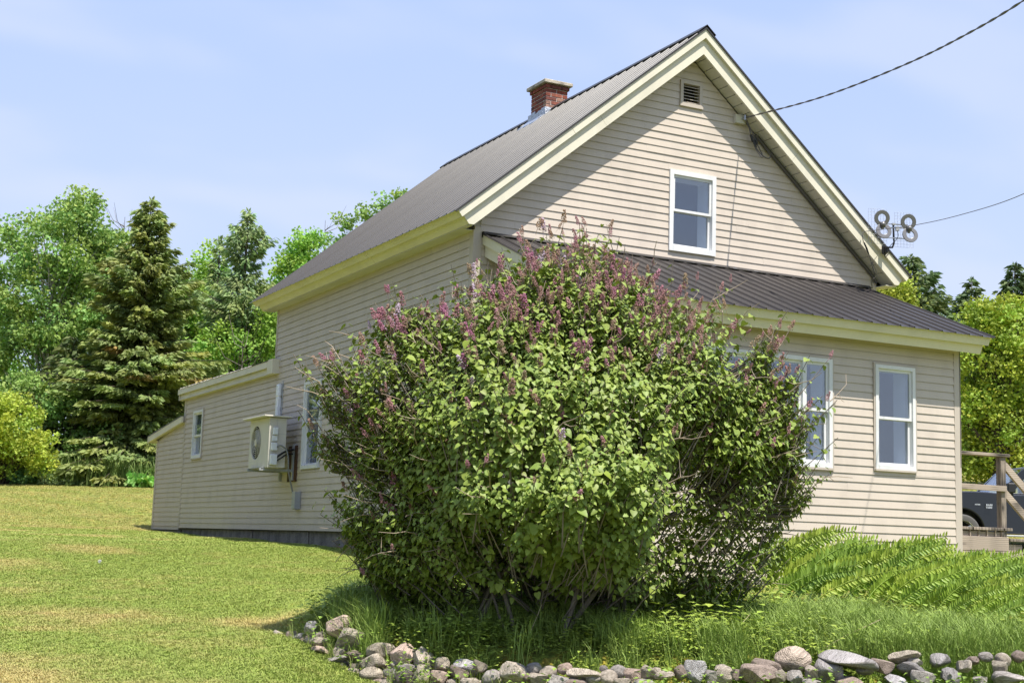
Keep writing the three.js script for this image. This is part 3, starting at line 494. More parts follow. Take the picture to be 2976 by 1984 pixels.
{ // television antenna: two figure-of-eight loop elements before wire reflectors
  const t = thing('antenna', 'television antenna with four grey rings and wire mesh panels on right rake', 'antenna');
  const o = V(6.27, 4.47, .64), fw = V(-.36, .0, .93).normalize(), rt = V(0, 1, 0).cross(fw).normalize();          // rt: to the right when seen from the front
  const T = (g, r, u, f) => { g.applyMatrix4(new THREE.Matrix4().makeBasis(rt, V(0, 1, 0), fw).setPosition(o.clone().addScaledVector(rt, r).addScaledVector(V(0, 1, 0), u).addScaledVector(fw, f))); return g; };
  for (const [r, u] of [[-.20, .03], [.185, -.005]]) {
    const ringShape = new THREE.Shape(); ringShape.absarc(0, 0, .108, 0, Math.PI * 2); const hh = new THREE.Path(); hh.absarc(0, 0, .062, 0, Math.PI * 2, true); ringShape.holes.push(hh);
    for (const s of [1, -1]) { const g = new THREE.ExtrudeGeometry(ringShape, { depth: .012, bevelEnabled: true, bevelSize: .004, bevelThickness: .004, bevelSegments: 2, curveSegments: 36 }); g.rotateX(s * .18); mesh('loop_element', T(g, r + s * -.012, u + s * .093, .09), M.ring, t); }
    mesh('hub', [T(new THREE.SphereGeometry(.042, 18, 12), r, u, .10), T(new THREE.CylinderGeometry(.03, .02, .05, 12), r, u - .04, .08)], M.ring, t);
    const wires = []; for (let i = 0; i <= 6; i++) wires.push(T(new THREE.CylinderGeometry(.0016, .0016, .50, 4), r - .03 + (i / 6 - .5) * .27, u - .0, -.03)); for (let j = 0; j <= 11; j++) { const g = new THREE.CylinderGeometry(.0016, .0016, .27, 4); g.rotateZ(Math.PI / 2); wires.push(T(g, r - .03, u + (j / 11 - .5) * .5, -.03)); }
    mesh('reflector_grid', wires, M.steel, t);
    const st = new THREE.CylinderGeometry(.008, .008, .13, 8); st.rotateX(Math.PI / 2); mesh('standoff', T(st, r, u, .03), M.steel, t);
  }
  const bar = (u) => { const g = new THREE.BoxGeometry(.44, .014, .014); return T(g, -.01, u, -.02); };
  mesh('boom', [bar(.07), bar(.02), bar(-.13)], M.steel, t);
  mesh('balun', [T(new THREE.BoxGeometry(.05, .06, .03), .045, .0, .01), T(new THREE.BoxGeometry(.05, .025, .03), .0, .07, -.01)], M.greybox, t);
  const q = (r, u, f) => o.clone().addScaledVector(rt, r).addScaledVector(V(0, 1, 0), u).addScaledVector(fw, f);
  mesh('mast', limb([q(.0, .08, -.03), q(.005, -.14, -.03), q(.015, -.19, -.04), q(.01, -.25, -.09), V(6.345, 4.25, .40)], [.013, .013, .013, .013, .015], 10), M.black, t);
  mesh('mount', [rbox(6.31, 6.385, 4.16, 4.285, .336, .37, .006), rbox(6.325, 6.37, 4.17, 4.27, .37, .42, .01)], M.black, t);
  mesh('coax_cable', [tube([q(.045, -.03, .01), q(.06, -.09, .0), q(.055, -.13, -.02), V(6.38, 4.24, .41), V(6.40, 4.18, .40), V(6.37, 4.14, .38), V(6.33, 4.16, .37), V(6.36, 4.20, .38), V(6.39, 4.17, .38), V(6.36, 4.12, .37), V(6.31, 4.17, .37)], .005, 70, 5)], M.black, t);
}
// ---------------------------------------------------------------- deck and steps by the porch
{
  const t = thing('deck', 'small weathered wooden deck with railing and steps beside the porch', 'deck');
  const z1 = 1.78, z0 = .3, x0 = 6.07, x1 = 7.15, y = .305, R = rng(9);
  for (let k = 0; k < 8; k++) { const a = x0 + .01 + k * .141; if (a + .137 > x1 + .08) break; const dz = (R() - .5) * .02; mesh('deck_board', rbox(a, a + .136, y - .038, y, z0, z1 + .045 + dz, .005), M.woodV, t); }
  mesh('joist', [box(x0, x1, y - .16, y - .055, z1 - .04, z1 - .0)], M.wood, t);
  for (let k = 0; k < 7; k++) mesh('spacer', box(x0 + .09 + k * .152, x0 + .108 + k * .152, y - .115, y - .039, z1 + .001, z1 + .02), M.wood, t);
  for (let k = 0; k < 3; k++) mesh('skirt_board', rbox(x0 + .005, k ? x1 + .34 : x1 - .0, y - .115 - (k + 1) * .192, y - .115 - k * .192 - .006, z1 + .0015, z1 + .032, .005), M.wood, t);
  mesh('post', rbox(x1 - .12, x1 - .03, -.55, 1.245, z1 - .06, z1 + .03, .006), M.woodV, t);
  mesh('post', rbox(x0 + .02, x0 + .1, -.5, 1.2, z0, z0 + .09, .006), M.woodV, t);
  mesh('post', rbox(x1 - .12, x1 - .03, -.5, 1.245, z0, z0 + .09, .006), M.woodV, t);
  mesh('top_rail', rbox(x0 + .0, x1 + .03, 1.245, 1.285, z1 - .09, z1 + .055, .006), M.wood, t);
  mesh('mid_rail', rbox(x0 + .0, x1 - .055, .785, .86, z1 + .031, z1 + .068, .005), M.wood, t);
  // stair: two treads, stringer and sloping rails
  const sl = (xa, ya, xb, yb, w, za, zb) => prism([[xa, ya], [xa, ya + w], [xb, yb + w], [xb, yb]], za, zb, (x, yy, z) => [x, yy, z]);
  mesh('stair_rail', sl(x1 - .02, 1.07, x1 + 1.15, .12, .12, z1 - .02, z1 + .02), M.wood, t);
  mesh('stair_rail', sl(x1 - .02, .70, x1 + 1.15, -.25, .12, z1 - .02, z1 + .02), M.wood, t);
  for (let k = 0; k < 3; k++) for (let j = 0; j < 2; j++) mesh('tread', rbox(x1 + .01 + k * .29 + j * .143, x1 + .146 + k * .29 + j * .143, .13 - k * .19, .168 - k * .19, z0 + .1, z1 + .05, .005), M.woodV, t);
  for (let k = 0; k < 3; k++) mesh('riser', [box(x1 + .005 + k * .29, x1 + .28 + k * .29, -.7, .09 - k * .19, z1 - .04, z1 - .005)], M.wood, t);
  mesh('post', rbox(x1 + 1.12, x1 + 1.21, -.7, .35, z1 - .06, z1 + .03, .006), M.woodV, t);
}
// ---------------------------------------------------------------- pickup truck
{
  const hub = at(2797, 1546, 31.5), gy = groundY(hub.x, hub.z), dir = Math.atan2(-RH[1], RH[0]);
  const t = thing('pickup_truck', 'dark grey pickup truck parked beyond the deck, mostly hidden by the house', 'truck', [hub.x, hub.y - .40, hub.z], dir);
  const paint = phys({ color: lin(.010, .011, .014), roughness: .32, metalness: .5, clearcoat: 1, clearcoatRoughness: .06 }), rub = M.black;
  // side outline: x towards the tail, 0 at the front hub; arches cut out
  const body = new THREE.Shape(); const wb = 3.57;
  body.moveTo(-.95, .42); body.lineTo(-.53, .42); body.absarc(0, .42, .53, Math.PI, 0, true); body.lineTo(wb - .53, .42); body.absarc(wb, .42, .53, Math.PI, 0, true); body.lineTo(4.75, .45); body.lineTo(4.78, 1.33); body.lineTo(2.95, 1.35); body.lineTo(2.93, 1.25); body.lineTo(1.0, 1.24); body.lineTo(.72, 1.27); body.bezierCurveTo(.2, 1.31, -.4, 1.28, -.85, 1.17); body.bezierCurveTo(-.98, 1.1, -1.0, .8, -.95, .42);
  const bg = new THREE.ExtrudeGeometry(body, { depth: 1.92, bevelEnabled: true, bevelSize: .035, bevelThickness: .05, bevelSegments: 4, curveSegments: 20 }); bg.translate(0, 0, -1.97);
  const b = mesh('body', bg, paint, t);
  const cab = new THREE.Shape(); cab.moveTo(.80, 1.24); cab.lineTo(1.42, 1.83); cab.lineTo(1.6, 1.90); cab.lineTo(2.75, 1.90); cab.lineTo(2.92, 1.83); cab.lineTo(2.97, 1.24); cab.closePath();
  const wf = new THREE.Path(); wf.moveTo(1.16, 1.30); wf.lineTo(1.95, 1.30); wf.lineTo(1.95, 1.78); wf.lineTo(1.56, 1.78); wf.closePath(); const wr = new THREE.Path(); wr.moveTo(2.03, 1.30); wr.lineTo(2.78, 1.30); wr.lineTo(2.72, 1.78); wr.lineTo(2.03, 1.78); wr.closePath(); cab.holes.push(wf, wr);
  for (const z of [-.16, -1.88]) { const g = new THREE.ExtrudeGeometry(cab, { depth: .06, bevelEnabled: true, bevelSize: .01, bevelThickness: .01, bevelSegments: 2 }); g.translate(0, 0, z); mesh('cab_side', g, paint, t); }
  mesh('roof', [rbox(1.5, 2.85, 1.86, 1.915, -1.84, -.1, .02)], paint, t);
  mesh('windshield', prism([[.84, 1.25], [.86, 1.25], [1.45, 1.85], [1.43, 1.85]], -1.80, -.14, (x, y, z) => [x, y, z]), M.glass, t);
  mesh('window', [prism([[1.16, 1.30], [1.95, 1.30], [1.95, 1.78], [1.56, 1.78]], -.132, -.128, (x, y, z) => [x, y, z])], M.glass, t);
  mesh('window', [prism([[2.03, 1.30], [2.78, 1.30], [2.72, 1.78], [2.03, 1.78]], -.132, -.128, (x, y, z) => [x, y, z])], M.glass, t);
  const mir = mesh('side_mirror', [rbox(.98, 1.16, 1.30, 1.52, .02, .2, .03), rbox(1.0, 1.14, 1.24, 1.31, -.06, .1, .02)], rub, t);
  const dr = mesh('door', [box(.90, .903, .5, 1.22, .0, .0012), box(1.99, 1.993, .5, 1.22, .0, .0012)], rub, t); mesh('handle', rbox(1.75, 1.93, 1.06, 1.10, .0, .03, .012), paint, dr);
  mesh('running_board', [rbox(.75, 2.8, .33, .37, -.05, .12, .015)], M.greybox, t);
  mesh('wheel_liner', [rbox(-.5, .5, .5, .94, -1.9, -.25, .1), rbox(wb - .5, wb + .5, .5, .94, -1.9, -.25, .1), box(-.9, 4.6, .4, .6, -1.7, -.3)], rub, t);
  const dirt = std({ color: lin(.09, .085, .08), roughness: .85 });
  for (const [wx, wz] of [[0, -.06], [wb, -.06], [0, -1.9], [wb, -1.9]]) {
    const w = groupIn(t, 'wheel'); w.position.set(wx, .4, wz);
    const prof = [[.27, -.13], [.36, -.135], [.395, -.11], [.4, -.05], [.4, .05], [.395, .11], [.36, .135], [.27, .13]].map(([r, h]) => new THREE.Vector2(r, h));
    const ty = new THREE.LatheGeometry(prof, 40); ty.rotateX(Math.PI / 2); mesh('tyre', ty, dirt, w);
    const rim = new THREE.LatheGeometry([[.275, -.12], [.25, -.1], [.25, .09], [.275, .125], [.285, .125]].map(([r, h]) => new THREE.Vector2(r, h)), 40); rim.rotateX(Math.PI / 2);
    const sp = []; for (let k = 0; k < 5; k++) { const g = rbox(-.045, .045, .05, .262, .05, .09, .012); g.rotateZ(k * Math.PI * .4 + .25); sp.push(g); } const hb = new THREE.CylinderGeometry(.07, .08, .05, 20); hb.rotateX(Math.PI / 2); hb.translate(0, 0, .075);
    mesh('rim', [rim, ...sp, hb], std({ color: lin(.55, .55, .56), roughness: .35, metalness: .7 }), w);
  }
  const font = await new FontLoader().loadAsync('fonts/droid/droid_sans_bold.typeface.json'), chrome = std({ color: lin(.8, .8, .82), roughness: .25, metalness: .6 });
  const word = (s, h, x, y) => { const g = new TextGeometry(s, { font, size: h, depth: .004, curveSegments: 3 }); g.computeBoundingBox(); g.scale(1.15, 1, 1); g.translate(x, y, .051); return g; };
  mesh('badge', [word('RAM', .042, .53, 1.0), word('1500', .042, .52, .945)], chrome, t); mesh('badge', [word('HEMI', .03, .28, 1.01)], chrome, t);
}
// ---------------------------------------------------------------- foliage helpers
const leafMat = (c, o = {}) => phys({ color: lin(...c), roughness: .62, transmission: .5, thickness: 0, specularIntensity: .35, ...o });
const barkGrey = std({ color: lin(.20, .175, .15), roughness: .95, map: rep(tSpeck, 1, 1) }), barkBrown = std({ color: lin(.12, .095, .075), roughness: .95, map: rep(tSpeck, 1, 1) }), twigMat = std({ color: lin(.30, .24, .18), roughness: .9 }), deadMat = std({ color: lin(.45, .36, .24), roughness: .9 });
class Leaves {                                         // many small leaf faces in one geometry, each its own tint
  constructor(seed) { this.p = []; this.c = []; this.n = []; this.R = rng(seed); }
  leaf(x, y, z, dx, dy, dz, nx, ny, nz, len, wid, tint) {   // a folded blade: two triangles along dir, width across
    let sx = dy * nz - dz * ny, sy = dz * nx - dx * nz, sz = dx * ny - dy * nx; const m = Math.hypot(sx, sy, sz) || 1; sx *= wid / m; sy *= wid / m; sz *= wid / m;
    const bx = x + dx * len * .45, by = y + dy * len * .45, bz = z + dz * len * .45, ex = x + dx * len, ey = y + dy * len, ez = z + dz * len, k = wid * .25, u = nx * k, v = ny * k, w = nz * k;
    this.p.push(x, y, z, bx + sx + u, by + sy + v, bz + sz + w, ex, ey, ez, x, y, z, ex, ey, ez, bx - sx + u, by - sy + v, bz - sz + w);
    for (let i = 0; i < 6; i++) this.c.push(Math.min(.8, tint[0] * 1.4), Math.min(.8, tint[1] * 1.4), tint[2] * 1.4);
  }
  rnd(x, y, z, len, wid, tint, up = .35, out = null) {
    const R = this.R; let a = R() * 6.283, b = R() * 2 - 1, q = Math.sqrt(1 - b * b), dx = q * Math.cos(a), dy = b * .7 - .25, dz = q * Math.sin(a); let m = Math.hypot(dx, dy, dz); dx /= m; dy /= m; dz /= m;
    a = R() * 6.283; b = R() * 2 - 1; q = Math.sqrt(1 - b * b); let nx = q * Math.cos(a) * (1 - up), ny = b * (1 - up) + up, nz = q * Math.sin(a) * (1 - up); if (out) { nx += out[0]; ny += out[1]; nz += out[2]; } m = Math.hypot(nx, ny, nz) || 1;
    this.leaf(x, y, z, dx, dy, dz, nx / m, ny / m, nz / m, len, wid, tint);
  }
  geo() { const g = new THREE.BufferGeometry(); g.setAttribute('position', new THREE.BufferAttribute(new Float32Array(this.p), 3)); g.setAttribute('color', new THREE.BufferAttribute(new Float32Array(this.c), 3)); g.computeVertexNormals(); return g; }
}
const vary = (c, R, s = .25, y = .12) => { const k = 1.0 + (R() - .5) * 2 * s, h = (R() - .5) * 2 * y; return [c[0] * k * (1 + h), c[1] * k, c[2] * k * (1 - h)]; };
const crownMat = leafMat([1, 1, 1], { vertexColors: true });
function stand(u, vTop, dep, w) { if (w) return { x: w[0], y: groundY(w[0], w[1]), z: w[1], h: w[2], px: .012 }; const p = at(u, vTop, dep), x = p.x, z = p.z, y = groundY(x, z), top = at(u, vTop, dep).y; return { x, y, z, h: top - y, px: dep / FPX }; }

// broad-leaved tree: trunk, forking limbs, leaves in clumps hung on the limb ends. lobes [[du, v, ru, rv, weight]] in photograph pixels shape the crown
function broadleaf(name, label, group, u, vTop, dep, lobes, o) {
  const b = stand(u, vTop, dep), t = thing(name, label, 'tree', [b.x, b.y, b.z], 0, group), R = rng(o.seed), L = new Leaves(o.seed + 1), k = b.px;
  const base = V(0, 0, 0), limbs = [], pts = [V(0, -.3, 0)], H = b.h; let lean = V((R() - .5) * .06, 1, (R() - .5) * .06);
  for (let i = 1; i <= 6; i++) pts.push(V(lean.x * H * i / 8 + (R() - .5) * .15, H * .8 * i / 6, lean.z * H * i / 8 + (R() - .5) * .15));
  const tr = o.trunk ?? H * .018; limbs.push(limb(pts, pts.map((_, i) => tr * (1.15 - i / 6)), 8));
  const pos = (du, v, dd) => at(u + du, v, dep + dd).sub(V(b.x, b.y, b.z));
  const clumps = [];
  for (const [du, v, ru, rv, n] of lobes) for (let i = 0; i < n; i++) {
    let a, e, c; do { a = R() * 2 - 1; e = R() * 2 - 1; c = R() * 2 - 1; } while (a * a + e * e + c * c > 1); const m = Math.hypot(a, e, c), f = Math.pow(m, .35) / (m || 1);
    const p = pos(du + a * f * ru, v + e * f * rv, c * f * ru * k * .9); clumps.push(p);
    const from = pts[Math.max(1, Math.min(5, Math.floor((p.y / H - .25 + R() * .1) / .8 * 6)))];
    if (R() < (o.limbs ?? .35)) { const mid = from.clone().lerp(p, .55).add(V(0, (R() - .3) * .4, 0)); limbs.push(limb([from, mid, p], [tr * .32, tr * .16, tr * .05], 5)); }
  }
  const ls = (o.leaf ?? .12) * .8, cr = o.clump ?? .55;
  for (const p of clumps) {
    const q = vary(o.color, R, o.clumpVar ?? .22, .14), rr = cr * (.6 + R() * .8), n = Math.round((o.leaves ?? 70) * 1.5 * (.6 + R() * .8));
    for (let i = 0; i < n; i++) { let a = R() * 2 - 1, e = R() * 2 - 1, c = R() * 2 - 1; const m = Math.hypot(a, e, c) || 1, f = Math.pow(R(), .45) * rr / m; const s = ls * (.7 + R() * .6); L.rnd(p.x + a * f, p.y + e * f * .75, p.z + c * f, s, s * .42, vary(q, R, .16, .06), .12); }
  }
  mesh('trunk', limbs, o.bark ?? barkGrey, t); tag(mesh('crown', L.geo(), crownMat, t), null, null, null, 'stuff');
  return t;
}
// conifer: tiers of drooping boughs with hanging sprays
function conifer(name, label, group, u, vTop, dep, o) {
  const b = stand(u, vTop, dep, o.at), t = thing(name, label, 'tree', [b.x, b.y, b.z], 0, group), R = rng(o.seed), L = new Leaves(o.seed + 1), H = b.h, wood = [];
  wood.push(limb([V(0, -.3, 0), V(.03, H * .35, 0), V(-.02, H * .7, .02), V(0, H * .99, 0)], [H * .019, H * .014, H * .008, .01], 8));
  const tiers = o.tiers ?? 34, low = o.low ?? .06;
  for (let i = 0; i < tiers; i++) {
    const f = i / (tiers - 1), y = H * lerp(low, .975, f), env = (o.shape ? o.shape(f) : Math.pow(1 - f, .8)) * o.half, nb = Math.max(4, Math.round(lerp(o.boughs ?? 9, 5, f)));
    for (let j = 0; j < nb; j++) {
      const a = j / nb * 6.283 + i * 1.9 + R() * .7, len = Math.max(.18, env * (.62 + .5 * R())), ca = Math.cos(a), sa = Math.sin(a), lift = o.lift ? o.lift(f) : lerp(-.28, .75, Math.pow(f, 1.3)), y0 = y + (R() - .5) * H / tiers;
      const pt = (s) => [ca * len * s, y0 + lift * len * s - (o.sag ?? .22) * len * s * s + (o.hook ?? .16) * len * Math.pow(s, 4), sa * len * s];
      const p0 = V(...pt(0)), p1 = V(...pt(.5)), p2 = V(...pt(1)); wood.push(limb([p0, p1, p2], [.012 + len * .008, .008 + len * .004, .004], 4));
      const tint = vary(R() < (o.brown ?? 0) ? [.32, .25, .10] : o.color, R, .25, .12), n = Math.round(len * (o.density ?? 26));
      for (let q = 0; q < n; q++) {
        const s = Math.pow(R(), .7), [x, yy, z] = pt(s), side = R() < .5 ? -1 : 1, w = (1 - s * .75) * len * .32 * R() * side, sw = .34 * len * (1 - s * .7) * R();
        const px = x - sa * w, pz = z + ca * w, py = yy - Math.abs(w) * .15 + (R() - .6) * .10, sl = (o.spray ?? .24) * (.6 + R() * .7), dn = (o.hang ?? -.35) + (R() - .5) * .5;
        const dx = ca * (.5 + R() * .5) - sa * side * R() * .9, dz = sa * (.5 + R() * .5) + ca * side * R() * .9, m = Math.hypot(dx, dn, dz);
        const nx = (R() - .5) * 1.8, ny = .55, nz = (R() - .5) * 1.8, nm = Math.hypot(nx, ny, nz);
        L.leaf(px, py, pz, dx / m, dn / m, dz / m, nx / nm, ny / nm, nz / nm, sl, sl * (o.wide ?? .2), vary(tint, R, .18, .06));
      }
    }
  }
  for (let i = 0; i < 26; i++) { const a = R() * 6.283, s = R() * .12; L.leaf(Math.cos(a) * s * .4, H * (1 - s * .35) - .05, Math.sin(a) * s * .4, Math.cos(a) * .5, .8, Math.sin(a) * .5, 0, .4, .9, .22, .035, vary(o.color, R)); }
  mesh('trunk', wood, o.bark ?? barkBrown, t); tag(mesh('crown', L.geo(), crownMat, t), null, null, null, 'stuff');
  return t;
}
// shrub: leaves in clumps over low mounds, stems below
function shrub(name, label, group, u, v, dep, lobes, o) {
  const p0 = at(u, v, dep), y0 = groundY(p0.x, p0.z), t = thing(name, label, o.cat ?? 'shrub', [p0.x, y0, p0.z], 0, group), R = rng(o.seed), L = new Leaves(o.seed + 1), org = V(p0.x, y0, p0.z), st = [];
  for (const [du, vv, ru, rv, n] of lobes) for (let i = 0; i < n; i++) {
    let a, e, c; do { a = R() * 2 - 1; e = R() * 2 - 1; c = R() * 2 - 1; } while (a * a + e * e + c * c > 1); const m = Math.hypot(a, e, c), f = Math.pow(m, .4) / (m || 1);
    const p = at(u + du + a * f * ru, vv + e * f * rv, dep + c * f * ru * dep / FPX).sub(org); if (p.y < .05) p.y = .05 + R() * .2;
    if (R() < .3) st.push(limb([V((R() - .5) * .3, -.05, (R() - .5) * .3), V(p.x * .5 + (R() - .5) * .2, p.y * .55, p.z * .5), p], [.03, .018, .006], 4));
    const q = vary(o.color, R, o.clumpVar ?? .2, .12), rr = (o.clump ?? .35) * (.6 + R() * .8), k = Math.round((o.leaves ?? 60) * (.6 + R() * .8)), ls = o.leaf ?? .09;
    for (let j = 0; j < k; j++) { const aa = R() * 2 - 1, ee = R() * 2 - 1, cc = R() * 2 - 1, mm = Math.hypot(aa, ee, cc) || 1, ff = Math.pow(R(), .45) * rr / mm, s = ls * (.7 + R() * .6); L.rnd(p.x + aa * ff, p.y + ee * ff * .8, p.z + cc * ff, s, s * (o.wide ?? .42), vary(q, R, .16, .06), .15); }
  }
  if (o.trunks) for (const f of o.trunks) st.push(limb(f.map((q) => V(...q)), f.map((_, i) => .09 - i * .02), 6));
  mesh('stem', st, o.bark ?? barkBrown, t); tag(mesh('foliage', L.geo(), crownMat, t), null, null, null, 'stuff');
  return t;
}

// ---------------------------------------------------------------- the wood behind the lawn, left
const POP = [.225, .33, .085], SPR = [.22, .265, .078], YEL = [.33, .40, .06], LAR = [.22, .29, .115], MAP = [.30, .37, .052];
broadleaf('poplar_tree', 'tall bushy poplar with pale trunk left of the big spruce', 'trees behind the lawn', 182, 580, 52, [[0, 720, 140, 120, 60], [-90, 860, 130, 140, 60], [90, 850, 120, 140, 50], [10, 950, 190, 120, 70], [-90, 1050, 140, 90, 40], [30, 640, 60, 60, 14], [70, 590, 25, 30, 5], [-140, 700, 35, 60, 6], [150, 740, 60, 70, 16]], { seed: 101, color: POP, leaf: .17, leaves: 75, clump: .62, trunk: .16, bark: std({ color: lin(.36, .33, .29), roughness: .9 }) });
broadleaf('poplar_tree', 'poplar at the left picture edge with only its right branches showing', 'trees behind the lawn', -120, 780, 56, [[40, 930, 120, 130, 45], [60, 1080, 120, 120, 40], [0, 1180, 150, 80, 30]], { seed: 111, color: [0.195, 0.322, 0.058], leaf: .17, leaves: 70, clump: .65, trunk: .15 });
conifer('spruce_tree', 'tallest dark spruce standing behind the back shed', 'trees behind the lawn', 440, 578, 49, { seed: 121, color: SPR, half: 4.1, tiers: 56, boughs: 12, density: 72, spray: .27, wide: .22, brown: .03, low: .05, shape: (f) => Math.pow(1 - f, .74) * (.82 + .18 * Math.sin(f * 21)) });
conifer('spruce_tree', 'low spreading spruce with bare lower boughs beneath the poplar', 'trees behind the lawn', 215, 985, 49, { seed: 131, color: [0.107, 0.140, 0.043], half: 3.2, tiers: 18, boughs: 9, density: 30, spray: .3, brown: .03, low: .14 });
broadleaf('aspen_tree', 'slim bright green aspen between the spruce and the larch', 'trees behind the lawn', 606, 702, 60, [[0, 800, 36, 95, 22], [-50, 900, 70, 110, 36], [20, 980, 90, 120, 44], [-20, 1120, 120, 110, 44], [-60, 1240, 110, 90, 26]], { seed: 141, color: [0.254, 0.400, 0.066], leaf: .17, leaves: 62, clump: .55, trunk: .1 });
conifer('larch_tree', 'feathery larch with a thin bare lower trunk', 'trees behind the lawn', 722, 610, 55, { seed: 151, color: LAR, half: 2.2, tiers: 44, boughs: 9, density: 60, spray: .24, wide: .17, low: .30, sag: .3, hook: .25, hang: -.5, lift: (f) => lerp(-.05, .9, f), shape: (f) => (f < .5 ? .95 : Math.pow(1 - f, .75) * 1.6) * (.7 + .3 * Math.sin(f * 17)), bark: barkGrey });
conifer('larch_tree', 'short larch top showing just left of the taller larch', 'trees behind the lawn', 640, 690, 58, { seed: 155, color: LAR, half: 1.5, tiers: 28, boughs: 8, density: 52, spray: .24, wide: .17, low: .35, lift: (f) => lerp(-.05, .9, f) });
broadleaf('aspen_tree', 'bright green aspen rising just above the main eave', 'trees behind the lawn', 880, 668, 60, [[-10, 740, 38, 70, 20], [20, 730, 40, 60, 16], [-10, 820, 80, 80, 40], [-60, 900, 70, 80, 24], [-40, 1000, 80, 90, 22]], { seed: 161, color: [0.234, 0.380, 0.062], leaf: .17, leaves: 64, clump: .55, trunk: .1 });
broadleaf('poplar_tree', 'poplar twigs peeping over the metal roof', 'trees behind the lawn', 1080, 560, 62, [[-80, 640, 22, 22, 6], [0, 625, 30, 26, 8], [40, 590, 20, 20, 5], [85, 570, 14, 16, 4], [-20, 720, 120, 60, 26], [-100, 690, 30, 20, 5]], { seed: 171, color: POP, leaf: .17, leaves: 34, clump: .42, trunk: .1, limbs: .8 });
broadleaf('understory_tree', 'green young maple crowding the gap behind the addition roof', 'trees behind the lawn', 700, 900, 53, [[-60, 1000, 70, 60, 22], [-100, 1090, 90, 90, 34], [40, 1010, 60, 70, 16], [90, 960, 40, 60, 12], [-40, 1180, 100, 70, 24]], { seed: 181, color: [0.224, 0.361, 0.058], leaf: .15, leaves: 66, clump: .5, trunk: .07 });
broadleaf('aspen_tree', 'leafy aspen filling the gap right of the tall spruce', 'trees behind the lawn', 545, 800, 57, [[0, 880, 50, 80, 22], [-20, 990, 80, 90, 34], [10, 1110, 100, 90, 34], [0, 1220, 90, 70, 22]], { seed: 185, color: [.24, .36, .065], leaf: .17, leaves: 66, clump: .58, trunk: .09 });
broadleaf('aspen_tree', 'leafy aspen behind the gap left of the tall spruce', 'trees behind the lawn', 340, 735, 60, [[0, 800, 50, 70, 18], [-30, 900, 70, 90, 28], [0, 1020, 110, 90, 34], [0, 1140, 140, 80, 34]], { seed: 187, color: [.22, .34, .07], leaf: .18, leaves: 66, clump: .6, trunk: .1 });
broadleaf('understory_tree', 'low green maple right of the larch trunk below the eave', 'trees behind the lawn', 790, 905, 56, [[-10, 980, 70, 60, 22], [-30, 1070, 80, 60, 22]], { seed: 189, color: [.23, .35, .06], leaf: .15, leaves: 66, clump: .5, trunk: .07 });
// bare dead branches
for (const [u, v0, v1, dep, lab] of [[945, 770, 640, 61, 'bare grey snag showing above the eave'], [362, 760, 630, 55, 'bare grey snag tips left of the spruce top'], [705, 1090, 985, 50, 'leafless twiggy branches above the addition roof']]) {
  const R = rng(Math.round(u)), b = stand(u, v1, dep), t = thing('dead_tree', lab, 'tree', [b.x, b.y, b.z]), L = []; const H = b.h;
  L.push(limb([V(0, -.2, 0), V(.05, H * .5, 0), V(0, H, 0)], [.07, .05, .008], 6));
  for (let i = 0; i < 26; i++) { const y = H * (.55 + .42 * R()), a = R() * 6.28, l = .4 + R() * 1.1; L.push(limb([V(.02, y, 0), V(Math.cos(a) * l * .5, y + l * .25, Math.sin(a) * l * .5), V(Math.cos(a) * l * .8, y + l * .8, Math.sin(a) * l * .8)], [.016, .01, .004], 4)); }
  mesh('branch', L, barkGrey, t);
}
// edge of the wood
shrub('apple_tree', 'rounded yellow-green apple tree on the left edge of the lawn', null, 12, 1395, 44.5, [[-40, 1230, 130, 90, 60], [40, 1270, 100, 90, 50], [-60, 1330, 120, 60, 34], [80, 1320, 60, 60, 18]], { cat: 'tree', seed: 201, color: YEL, leaf: .10, leaves: 110, clump: .38, trunks: [[[0, -.1, 0], [.06, .5, 0], [-.03, 1.0, .05], [-.25, 1.6, .1]], [[.05, .45, 0], [.3, 1.1, .1], [.6, 1.7, 0]], [[0, .5, 0], [-.35, 1.1, -.1], [-.7, 1.6, .1]]] });
shrub('bush', 'lighter green bush behind the apple tree', null, 60, 1180, 48, [[0, 1140, 110, 60, 36], [-60, 1190, 90, 60, 24]], { seed: 206, color: [0.234, 0.322, 0.078], leaf: .12, leaves: 80, clump: .45 });
shrub('bush', 'green sapling thicket under the low spruce', null, 200, 1380, 47, [[-20, 1190, 60, 40, 18], [20, 1320, 110, 60, 34], [100, 1290, 90, 70, 26]], { seed: 211, color: [0.146, 0.244, 0.055], leaf: .11, leaves: 70, clump: .4 });
shrub('bush', 'dark undergrowth at the foot of the tall spruce', null, 400, 1395, 48, [[-80, 1330, 90, 60, 30], [40, 1330, 90, 60, 30], [0, 1250, 130, 60, 20]], { seed: 216, color: [.17, .27, .06], leaf: .11, leaves: 66, clump: .42 });
shrub('bush', 'small green bush beside the trunk of the apple tree', null, 60, 1400, 44.6, [[0, 1385, 40, 25, 14]], { seed: 221, color: [0.156, 0.273, 0.098], leaf: .09, leaves: 70, clump: .22 });
shrub('bush', 'silvery flowering bush at the back edge of the lawn', null, 130, 1400, 44.8, [[-10, 1390, 40, 22, 14], [40, 1390, 30, 24, 10]], { seed: 226, color: [0.390, 0.487, 0.254], leaf: .08, leaves: 60, clump: .24 });
shrub('hosta', 'broad-leaved hosta clump at the back corner of the shed', null, 408, 1408, 44.6, [[0, 1398, 36, 12, 16]], { cat: 'plant', seed: 231, color: [0.234, 0.409, 0.098], leaf: .22, leaves: 16, clump: .22, wide: .5 });
